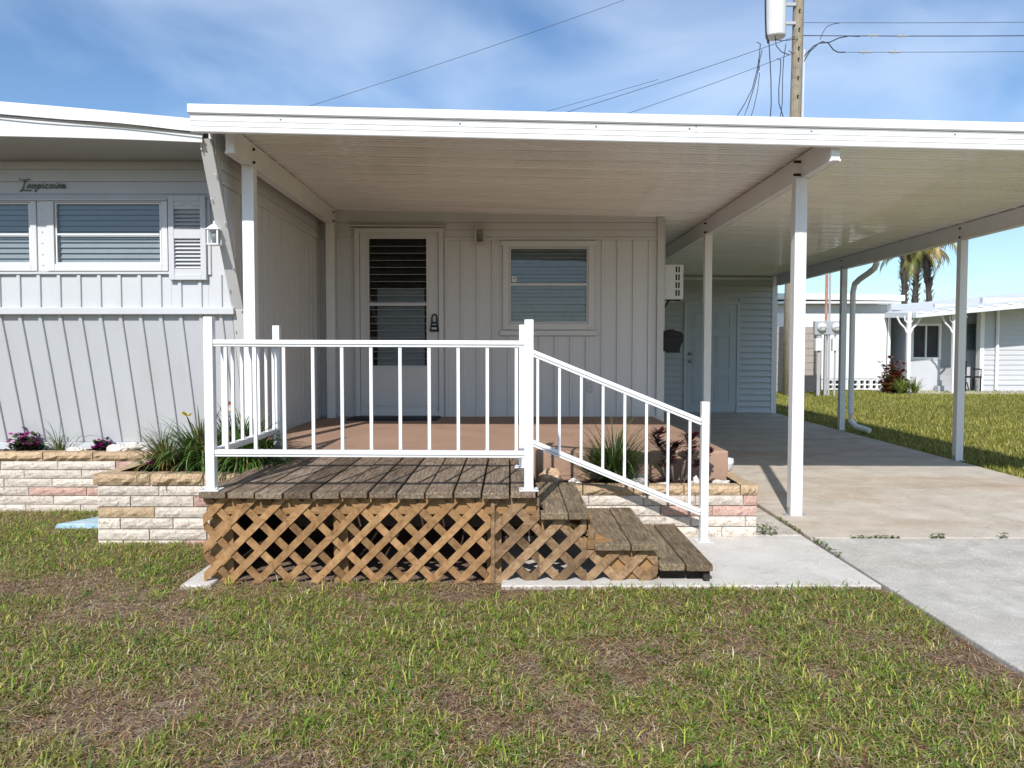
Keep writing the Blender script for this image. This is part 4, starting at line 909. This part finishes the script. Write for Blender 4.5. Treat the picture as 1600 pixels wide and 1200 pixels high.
blades('lawn_grass', bx, by, np.full(n, -.032), rng.uniform(0, 2 * PI, n), rng.uniform(.018, .06, n) * (.6 + .55 * pp) * np.where(rng.random(n) < .06, 1.6, 1), rng.uniform(.0025, .007, n), np.abs(rng.normal(1.05, .38, n)).clip(.1, 1.5), cols, 'patchy green and yellowing grass of the front lawn')
# coarse spreading weed-grass rosettes among the turf
NR = 1500; cx_, cy_ = rng.uniform(-5.2, 2.1, NR), rng.uniform(1.3, 6.3, NR); ok = lawn_ok(cx_, cy_) & (rng.random(NR) < np.clip((fbm(cx_, cy_, 1.8, 44) - .36) / .2, .08, 1)); cx_, cy_ = cx_[ok], cy_[ok]
KK = 26; n = len(cx_) * KK; sz = np.repeat(rng.uniform(.5, 1.25, len(cx_)), KK); bx = np.repeat(cx_, KK) + rng.normal(0, .012, n); by = np.repeat(cy_, KK) + rng.normal(0, .012, n)
rc = GREEN[rng.integers(0, 4, len(cx_))] * (.7 + .45 * rng.random(len(cx_)))[:, None]; cols = np.repeat(rc, KK, 0) * (.7 + .5 * rng.random(n))[:, None]
blades('coarse_grass', bx, by, np.full(n, -.03), rng.uniform(0, 2 * PI, n), rng.uniform(.04, .095, n) * sz, rng.uniform(.004, .008, n), np.abs(rng.normal(1.1, .28, n)).clip(.15, 1.4), cols, 'coarse bright green spreading tufts in the front lawn')
n = 300000; bx, by = rng.uniform(-5.2, 2.1, n), rng.uniform(1.3, 6.38, n); ok = lawn_ok(bx, by); bx, by = bx[ok], by[ok]; n = len(bx)
cols = DRY[rng.integers(0, 6, n)] * (.35 + .8 * rng.random(n))[:, None]
blades('dry_thatch', bx, by, np.full(n, -.022) + rng.uniform(0, .012, n), rng.uniform(0, 2 * PI, n), rng.uniform(.015, .055, n), rng.uniform(.0015, .004, n), rng.uniform(1.1, 1.5, n), cols, 'dry brown dead grass lying on the bare soil of the front lawn')
# side lawn beyond the driveway
n = 130000; yy = 7.0 + 17 * rng.random(n) ** 1.5; bx = 5.2 + (16.5 - 5.2) * rng.random(n); ok = bx < yy * .78 + 1; bx, yy = bx[ok], yy[ok]; n = len(bx)
zz = np.array([.01]) * np.clip(yy - 4.35, 0, 12) - .03; tint = fbm(bx, yy, .6, 99)
cols = np.array([(.19, .21, .03), (.27, .27, .05), (.33, .32, .07), (.14, .17, .03), (.42, .37, .12)])[rng.integers(0, 5, n)] * (.7 + .6 * tint)[:, None]
blades('side_lawn_grass', bx, yy, zz, rng.uniform(0, 2 * PI, n), rng.uniform(.04, .085, n), rng.uniform(.006, .012, n), np.abs(rng.normal(.5, .3, n)).clip(.05, 1.3), cols, 'dense yellow green grass of the side lawn beyond the driveway')

# ------------------------------------------------------------------ background
GZ = .12
# white trailer behind
tr = thing('neighbour_trailer', 'bright white neighbouring trailer behind the meter boxes', 'trailer', (9, 24, GZ))
YT = 24.0
box('wall', 4.6, 11.75, YT, YT + 6, .46, 2.72, 'far_white', tr)
xx = 4.6
while xx < 11.7:
    box('siding_panel', xx, xx + .27, YT - .012, YT - .001, .47, 2.50, 'far_white', tr, .004); xx += .286
box('upper_band', 4.6, 11.75, YT - .02, YT - .001, 2.52, 2.78, 'far_grey', tr)
P('roof', MB().prism([(4.2, YT - .4, 2.96), (4.2, YT - .4, 3.16), (12.1, YT - .4, 3.04), (12.1, YT - .4, 2.86)], [(4.2, YT + 6.2, 2.96), (4.2, YT + 6.2, 3.16), (12.1, YT + 6.2, 3.04), (12.1, YT + 6.2, 2.86)]), 'far_white', tr, .02)
box('eave', 4.3, 11.95, YT - .36, YT - .001, 2.79, 2.85, 'far_white', tr)
xx = 8.6
while xx < 11.6:
    b_ = thing if 0 else None
    mb = MB(); frame_box(mb, xx, xx + .37, .12, .445, .035, YT - .02, YT + .1).box(xx + .16, xx + .21, YT - .015, YT + .09, .155, .41).box(xx + .036, xx + .159, YT - .015, YT + .09, .26, .30).box(xx + .211, xx + .334, YT - .015, YT + .09, .26, .30)
    P('vent_block', mb, 'far_white', tr); xx += .385
box('crawl_space', 8.6, 11.6, YT + .11, YT + .2, .1, .45, 'unlit_dark', tr)
P('downspout', MB().tube([(11.80, YT - .05, 2.8), (11.80, YT - .05, .35), (11.86, YT - .2, .24), (12.05, YT - .4, .2)], .05, 6), 'far_white', tr)
# tan block wall
bw = thing('block_wall', 'tan concrete block wall behind the utility meters', 'wall', (8.5, 22.9, GZ))
proto = None
for r_ in range(9):
    xx = 7.75 - (.22 if r_ % 2 else 0)
    while xx < 9.25:
        a, b_ = max(xx, 7.75), min(xx + .43, 9.25); xx += .44
        if b_ - a > .05: box('block', a, b_, 22.8, 23.0, GZ + r_ * .215, GZ + r_ * .215 + .205, 'brick_far', bw, .006)
box('mortar', 7.76, 9.24, 22.815, 22.98, GZ, GZ + 1.93, 'conduit', bw)
# meters
mt = thing('meter_bank', 'grey twin electric meter bank on conduit posts', 'electric meter', (8.7, 21, GZ))
box('panel', 8.28, 9.02, 20.9, 21.05, 1.77, 2.14, 'galv', mt, .01)
for xx in (8.46, 8.86):
    d = P('meter', MB().tube([(xx, 20.9, 1.97), (xx, 20.86, 1.97), (xx, 20.80, 1.97), (xx, 20.77, 1.97)], [.13, .13, .10, .06], 14), 'ceramic', mt, smooth=True)
    box('meter_band', xx - .09, xx + .09, 20.76, 20.785, 1.95, 1.99, 'conduit', d)
for xa in (8.30, 8.76): box('breaker_box', xa, xa + .21, 20.88, 21.0, 1.33, 1.67, 'fascia_grey', mt, .01)
for xx in (8.40, 8.44, 8.60, 8.70, 8.86): P('conduit', MB().tube([(xx, 20.96, GZ - .05), (xx, 20.96, 1.77)], .028, 8), 'conduit', mt)
P('backing_post', MB().box(8.62, 8.70, 21.06, 21.14, GZ - .05, 2.1), 'conduit', mt)
P('mast', MB().tube([(8.62, 21.0, 2.14), (8.62, 21.0, 3.4)], .04, 8), 'rust', mt); P('mast', MB().tube([(8.71, 21.0, 2.14), (8.71, 21.0, 3.55)], .03, 8), 'conduit', mt)
# utility pole
up = thing('utility_pole', 'tall brown wooden utility pole rising behind the carport roof', 'utility pole', (7.8, 21.5, GZ))
P('pole', MB().tube([(7.80, 21.5, GZ - .3), (7.83, 21.5, 4), (7.88, 21.5, 8), (7.92, 21.5, 11), (7.95, 21.5, 13.6)], [.17, .16, .15, .145, .135], 14), 'pole_wood', up, smooth=True)
for zz in (4.5, 6.2, 7.4, 8.3, 8.8, 9.3, 9.6, 10.1, 10.6): P('bolt', MB().tube([(7.80 + zz * .008, 21.33, zz), (7.80 + zz * .008, 21.29, zz)], .025, 6), 'black', up)
P('conduit', MB().tube([(8.06, 21.46, 7.4), (8.08, 21.45, 9.6)], .022, 6), 'ceramic', up)
tf = thing('pole_transformer', 'pale grey cylindrical transformer mounted on the utility pole', 'transformer', (7.37, 21.4, 10.1))
P('tank', MB().lathe([(.05, -.02), (.25, 0), (.27, .03), (.275, 1.0), (.285, 1.03), (.285, 1.07), (.24, 1.16), (.06, 1.2)], (7.26, 21.4, 9.90), 22), 'fascia_grey', tf, smooth=False)
for zz in (10.24, 10.74): P('bracket', MB().box(7.51, 7.80, 21.36, 21.44, zz, zz + .08), 'galv', tf)
for xx in (7.18, 7.48): P('bushing', MB().lathe([(.05, 0), (.03, .04), (.05, .08), (.03, .12), (.045, .16), (.02, .22)], (xx - .08, 21.3, 10.94), 8), 'conduit', tf)
P('lead', MB().tube([(6.94, 21.3, 10.9), (6.95, 21.3, 10.4), (6.97, 21.3, 10.0), (7.03, 21.3, 9.7)], .022, 6), 'black', tf)
# wires
def sag(p, q, s, n=14): p, q = Vector(p), Vector(q); return [p.lerp(q, i / n) - Vector((0, 0, s * 4 * (i / n) * (1 - i / n))) for i in range(n + 1)]
wires = [('long thin wire crossing the sky down to the left roof', sag((7.9, 21.5, 12.9), (-7.5, 20.0, 7.1), .15), .010),
 ('lower service wire running left from the pole behind the carport', sag((7.85, 21.4, 10.15), (-3, 20.5, 6.55), .12), .012),
 ('lowest service wire running left from the pole behind the carport', sag((7.85, 21.4, 9.72), (-2, 20.5, 6.2), .12), .011),
 ('faint service wire left of the other two behind the carport', sag((4.1, 21.6, 9.05), (-5, 20.5, 6.25), .04), .009),
 ('uppermost wire running right from the pole', sag((8.05, 21.5, 10.55), (26, 21.5, 10.85), .1), .011),
 ('middle wire with connectors running right from the pole', sag((8.05, 21.5, 10.2), (26, 21.5, 10.45), .1), .013),
 ('lower wire with connectors running right from the pole', [(9.05, 21.45, 9.73)] + sag((9.2, 21.45, 9.73), (26, 21.5, 9.95), .05), .011),
 ('curved black jumper lead bowing right of the pole to the middle wire', [(8.07, 21.4, 9.5), (8.2, 21.4, 9.72), (8.45, 21.4, 9.95), (8.75, 21.4, 9.98), (9.0, 21.42, 10.1), (9.3, 21.45, 10.17), (9.6, 21.48, 10.17)], .016),
 ('curved black jumper lead dropping right of the pole to the lower wire', [(8.07, 21.4, 9.62), (8.3, 21.4, 9.87), (8.55, 21.4, 10.0), (8.72, 21.4, 9.95), (8.85, 21.4, 9.78), (9.0, 21.45, 9.73), (9.2, 21.45, 9.73)], .016),
 ('hooked jumper wire to the uppermost line right of the pole', [(8.48, 21.4, 10.05), (8.56, 21.4, 10.25), (8.68, 21.45, 10.42), (8.85, 21.48, 10.5), (9.05, 21.5, 10.54)], .010),
 ('black drop lead, leftmost of the bundle left of the pole', [(6.72, 21.3, 9.95), (6.82, 21.3, 9.9), (6.8, 21.3, 9.6), (6.74, 21.3, 9.2), (6.62, 21.3, 8.7), (6.42, 21.3, 8.3), (6.05, 21.3, 7.7), (5.9, 21.3, 7.3)], .013),
 ('black drop lead, second of the bundle left of the pole', [(6.88, 21.32, 9.75), (6.82, 21.32, 9.5), (6.76, 21.32, 9.1), (6.66, 21.32, 8.7), (6.5, 21.32, 8.2), (6.3, 21.32, 7.7), (6.2, 21.32, 7.2)], .012),
 ('black drop lead, third of the bundle left of the pole', [(6.80, 21.34, 9.5), (6.82, 21.34, 9.1), (6.78, 21.34, 8.7), (6.68, 21.34, 8.2), (6.52, 21.34, 7.7), (6.42, 21.34, 7.2)], .010),
 ('straight black drop lead below the transformer', [(6.97, 21.3, 10.05), (7.05, 21.3, 10.0), (7.08, 21.3, 9.6), (7.12, 21.3, 9.0), (7.14, 21.3, 8.3), (7.10, 21.3, 7.6), (7.1, 21.3, 7.1)], .015),
 ('bent black drop lead between transformer and pole', [(7.28, 21.3, 9.5), (7.38, 21.3, 9.48), (7.38, 21.3, 9.2), (7.34, 21.3, 8.7), (7.35, 21.3, 8.3), (7.45, 21.3, 8.0), (7.56, 21.3, 7.7), (7.6, 21.3, 7.2)], .014),
 ('black drop lead nearest the pole on its left', [(7.52, 21.3, 9.9), (7.46, 21.3, 9.5), (7.44, 21.3, 9.0), (7.44, 21.3, 8.3), (7.38, 21.3, 7.8), (7.34, 21.3, 7.3)], .012),
 ('looped black lead under the transformer', [(7.22, 21.3, 10.1), (7.25, 21.3, 9.85), (7.4, 21.3, 9.68), (7.62, 21.3, 9.6), (7.7, 21.3, 9.64), (7.6, 21.3, 9.72)], .013),
 ('short black lead from transformer to pole', [(7.2, 21.3, 10.02), (7.4, 21.3, 9.98), (7.6, 21.3, 10.0), (7.85, 21.35, 10.05)], .012)]
for lab, pts, r_ in wires: P('overhead_wire', MB().tube([Vector(q) - Vector((0, 0, .21)) for q in pts], r_ * (.62 if r_ < .0125 and len(pts) > 10 else .95), 5), 'cable_black', None, smooth=True, label=lab, cat='wire', group='overhead wires')
def connector(lab, x, z):
    z -= .21
    mb = MB().tube([(x - .16, 21.44, z), (x + .16, 21.44, z)], .025, 6).tube([(x, 21.44, z), (x + .02, 21.44, z + .09)], .014, 5).tube([(x - .06, 21.44, z - .02), (x - .04, 21.44, z - .07)], .012, 5)
    P('wire_connector', mb, 'galv', None, label=lab, cat='connector', group='line connectors')
connector('line connector on the middle wire, nearer the pole', 9.95, 10.18); connector('line connector on the middle wire, farther from the pole', 10.75, 10.17)
connector('line connector on the lower wire, nearer the pole', 9.75, 9.73); connector('line connector on the lower wire, farther from the pole', 10.55, 9.73)

# grey neighbour house on the right
nh = thing('neighbour_house', 'grey lap sided neighbouring house with covered porch and pale awning roof', 'house', (15, 24, GZ)); YN = 23.4
box('wall', 14.35, 22, YN, YN + .15, .1, 2.95, 'far_grey', nh)
zz = .3
while zz < 2.85:
    A = [(14.4, YN - .001, zz), (14.4, YN - .03, zz), (14.4, YN - .008, zz + .15), (14.4, YN - .001, zz + .15)]; P('lap_board', MB().prism(A, [(22, p[1], p[2]) for p in A]), 'far_grey', nh); zz += .152
box('corner_trim', 14.28, 14.40, YN - .05, YN + .16, .1, 2.75, 'far_white', nh)
P('roof', MB().prism([(11.65, YN - 1.3, 2.28), (11.65, YN - 1.3, 2.42), (22, YN - 1.3, 3.42), (22, YN - 1.3, 3.22)], [(11.65, YN + 6, 2.62), (11.65, YN + 6, 2.78), (22, YN + 6, 3.72), (22, YN + 6, 3.52)]), 'far_roof', nh)
for k in range(24):
    xa = 11.7 + k * .43; za = 2.42 + (xa - 11.65) * .0966
    P('roof_rib', MB().prism([(xa, YN - 1.32, za - .015), (xa + .14, YN - 1.32, za), (xa + .14, YN - 1.32, za + .045), (xa, YN - 1.32, za + .03)], [(xa, YN + 6, za + .345), (xa + .14, YN + 6, za + .36), (xa + .14, YN + 6, za + .405), (xa, YN + 6, za + .39)]), 'far_white', nh)
# screened room
box('room_wall', 12.30, 13.22, YN + .2, YN + .3, .1, 1.07, 'far_grey', nh); box('room_wall', 12.30, 13.22, YN + .2, YN + .3, 2.17, 2.55, 'far_grey', nh)
P('screen_frame', frame_box(MB(), 12.30, 13.22, 1.07, 2.17, .07, YN + .17, YN + .29).box(12.74, 12.78, YN + .18, YN + .28, 1.14, 2.10), 'far_white', nh); box('screen', 12.37, 13.15, YN + .24, YN + .25, 1.14, 2.10, 'screen_dark', nh)
box('room_wall', 12.24, 12.299, YN + .31, YN + 4, .1, 2.5, 'far_grey', nh); box('room_wall', 13.16, 13.22, YN + .31, YN + .6, .1, 2.6, 'conduit', nh)
box('porch_wall', 13.23, 15.2, YN + .6, YN + .7, .1, 2.8, 'far_grey', nh); box('porch_ceiling', 13.23, 14.35, YN + .1, YN + .6, 2.52, 2.56, 'warm_ceiling', nh)
w_ = P('window', frame_box(MB(), 14.18, 14.86, 1.32, 2.22, .05, YN + .55, YN + .599).box(14.50, 14.55, YN + .55, YN + .599, 1.37, 2.17), 'conduit', nh); box('pane', 14.23, 14.81, YN + .57, YN + .573, 1.37, 2.17, 'glass', w_); box('blind', 14.23, 14.81, YN + .585, YN + .595, 1.37, 1.85, 'blind_slat', w_)
box('door', 13.42, 13.84, YN + .57, YN + .599, .3, 2.25, 'conduit', nh)
for i in range(3): box('step', 13.0 + i * .14, 13.7, YN - .1 + i * .22, YN + .12 + i * .22 - .003, .1, .27 + i * .16, 'conduit', nh)
for xa in (11.58, 12.9):
    pp_ = P('porch_post', MB().box(xa - .05, xa + .05, YN - 1.1, YN - 1.0, .1, 2.45), 'far_white', nh, .01)
    for sx in (-1, 1):
        P('scroll_bracket', MB().tube([(xa + sx * .05, YN - 1.05, 1.85), (xa + sx * .12, YN - 1.05, 2.0), (xa + sx * .26, YN - 1.05, 2.14), (xa + sx * .36, YN - 1.05, 2.34)], .028, 5), 'far_white', pp_)
        P('scroll_bracket', MB().tube([(xa + sx * .05, YN - 1.05, 2.15), (xa + sx * .12, YN - 1.05, 2.22), (xa + sx * .14, YN - 1.05, 2.35)], .022, 5), 'far_white', pp_)
P('downspout', MB().tube([(14.78, YN - .08, 2.7), (14.78, YN - .08, .15)], .05, 6), 'far_white', nh)
pv = setp(link(bpy.data.objects.new('patio_slab', None), None, (13, 23, .1)), kind='structure')
box('concrete_slab', 11.2, 22, YN - 1.4, YN + 2.4, .0, .11, 'pad', pv)
ch = thing('patio_chair', 'dark metal patio chair on the neighbouring porch', 'chair', (13.95, 23.3, .11))
P('seat', MB().box(13.70, 14.20, 23.1, 23.5, .52, .57), 'black', ch); P('backrest', MB().box(13.68, 13.98, 23.5, 23.54, .6, 1.02), 'black', ch)
for xa in (13.72, 14.17):
    for ya in (23.12, 23.48): P('leg', MB().tube([(xa, ya, .11), (xa, ya, .52)], .025, 5), 'black', ch)
    P('armrest', MB().tube([(xa, 23.1, .57), (xa, 23.1, .78), (xa, 23.5, .78)], .022, 5), 'black', ch)
# far low home between the two
fh = thing('far_home', 'low pale home seen in the gap between trailer and grey house', 'house', (18, 36, GZ))
box('wall', 16.5, 19.0, 36, 40, .1, 2.3, 'far_grey', fh); P('roof', MB().prism([(16.2, 35.4, 2.3), (19.3, 35.4, 2.3), (19.3, 35.4, 2.5), (16.2, 35.4, 2.75)], [(16.2, 41, 2.3), (19.3, 41, 2.3), (19.3, 41, 2.5), (16.2, 41, 2.75)]), 'far_white', fh)
# bushes and palms
def bush(name, label, c, s, cols, n, seed, lf=.12, L=.4):
    rnd = random.Random(seed); t = thing(name, label, 'bush', c); mb = MB()
    for _ in range(n):
        p = Vector(c) + Vector((rnd.gauss(0, .45) * s[0], rnd.gauss(0, .45) * s[1], abs(rnd.gauss(.35, .3)) * s[2])); flower(mb, p, lf * rnd.uniform(.6, 1.3), rnd.choice(cols), 3, rnd)
    P('leaves', mb, 'leaf', t)
    for k in range(4):
        st = MB().tube([c, Vector(c) + Vector((rnd.uniform(-.3, .3) * s[0], rnd.uniform(-.3, .3) * s[1], .6 * s[2]))], .02, 4); st.c = [(.1, .07, .05)] * len(st.v); P('stem', st, 'leaf', t)
bush('croton_bush', 'red croton bush beside the white trailer', (11.25, 22.5, GZ), (.3, .3, .75), [(.16, .03, .02), (.25, .06, .03), (.10, .03, .02), (.08, .09, .02)], 500, 1)
bush('dark_green_bush', 'dark green bush in the gap behind the red croton', (13.0, 26.5, GZ), (.8, .6, 1.7), [(.03, .07, .015), (.05, .10, .02), (.02, .05, .012)], 700, 2)
rnd = random.Random(3); t = thing('spider_plant_bush', 'yellow green grassy bush at the corner of the white trailer', 'bush', (11.45, 22.0, GZ)); mb = MB()
for _ in range(5): leafclump(mb, (11.45 + rnd.uniform(-.4, .45), 22.0 + rnd.uniform(-.2, .2), GZ), 70, .55, .9, [(.2, .25, .05), (.26, .29, .08), (.14, .19, .04)], rnd, .03, 5)
P('leaves', mb, 'leaf', t)
def palm(label, x, y, h, lean, seed, nf=24, ttop=.2):
    rnd = random.Random(seed); t = thing('palm_tree', label, 'palm tree', (x, y, GZ), 'palms behind the neighbouring house')
    pts = [(x + lean * (i / 10) ** 1.5, y, GZ + h * i / 10) for i in range(11)]; P('trunk', MB().tube(pts, [.15 + .025 * math.sin(i * 2.1 + seed) for i in range(11)], 9), 'trunk_far', t)
    mb = MB()
    for i in range(160):
        k = rnd.random(); a = rnd.uniform(0, 2 * PI); p = Vector((x + lean * k ** 1.5, y, GZ + h * k)) + Vector((math.cos(a), math.sin(a), 0)) * .14; d = Vector((math.cos(a), math.sin(a), 1.6)) * rnd.uniform(.1, .2); mb.bar(p, p + d * .8, .06, .025)
    P('boot_stubs', mb, 'trunk_far', t, kind='stuff')
    top = Vector((x + lean, y, GZ + h)); mb = MB()
    for f in range(nf):
        a = rnd.uniform(0, 2 * PI); el = rnd.uniform(-.5, 1.2); p = top.copy(); L = rnd.uniform(1.5, 2.3); d = Vector((math.cos(a), math.sin(a), 0)); side = Vector((-d.y, d.x, 0)); N = 16
        fc_ = rnd.choice([(.24, .24, .06), (.32, .29, .08), (.16, .18, .05), (.42, .34, .13)])
        for i in range(N):
            nxt = p + (d * math.cos(el) + Vector((0, 0, 1)) * math.sin(el)) * (L / N); el -= .12
            for s in (-1, 1):
                tip = p + side * s * .42 * (1 - .5 * i / N) + Vector((0, 0, -.38)) + (nxt - p) * 1.5; mb.add([p, nxt, tip + Vector((0, 0, .02)), tip], [(0, 1, 2, 3)], tuple(q * rnd.uniform(.7, 1.2) for q in fc_))
            p = nxt
    P('fronds', mb, 'leaf', t)
palm('leftmost palm with a slim dark trunk behind the grey house', 20.55, 40, 8.8, -.3, 1, 16)
palm('middle palm with a drooping yellow green crown behind the grey house', 21.15, 40.4, 6.4, .15, 2, 24)
palm('right palm with a leaning dark trunk behind the grey house', 21.95, 40, 7.0, -.5, 4, 22)
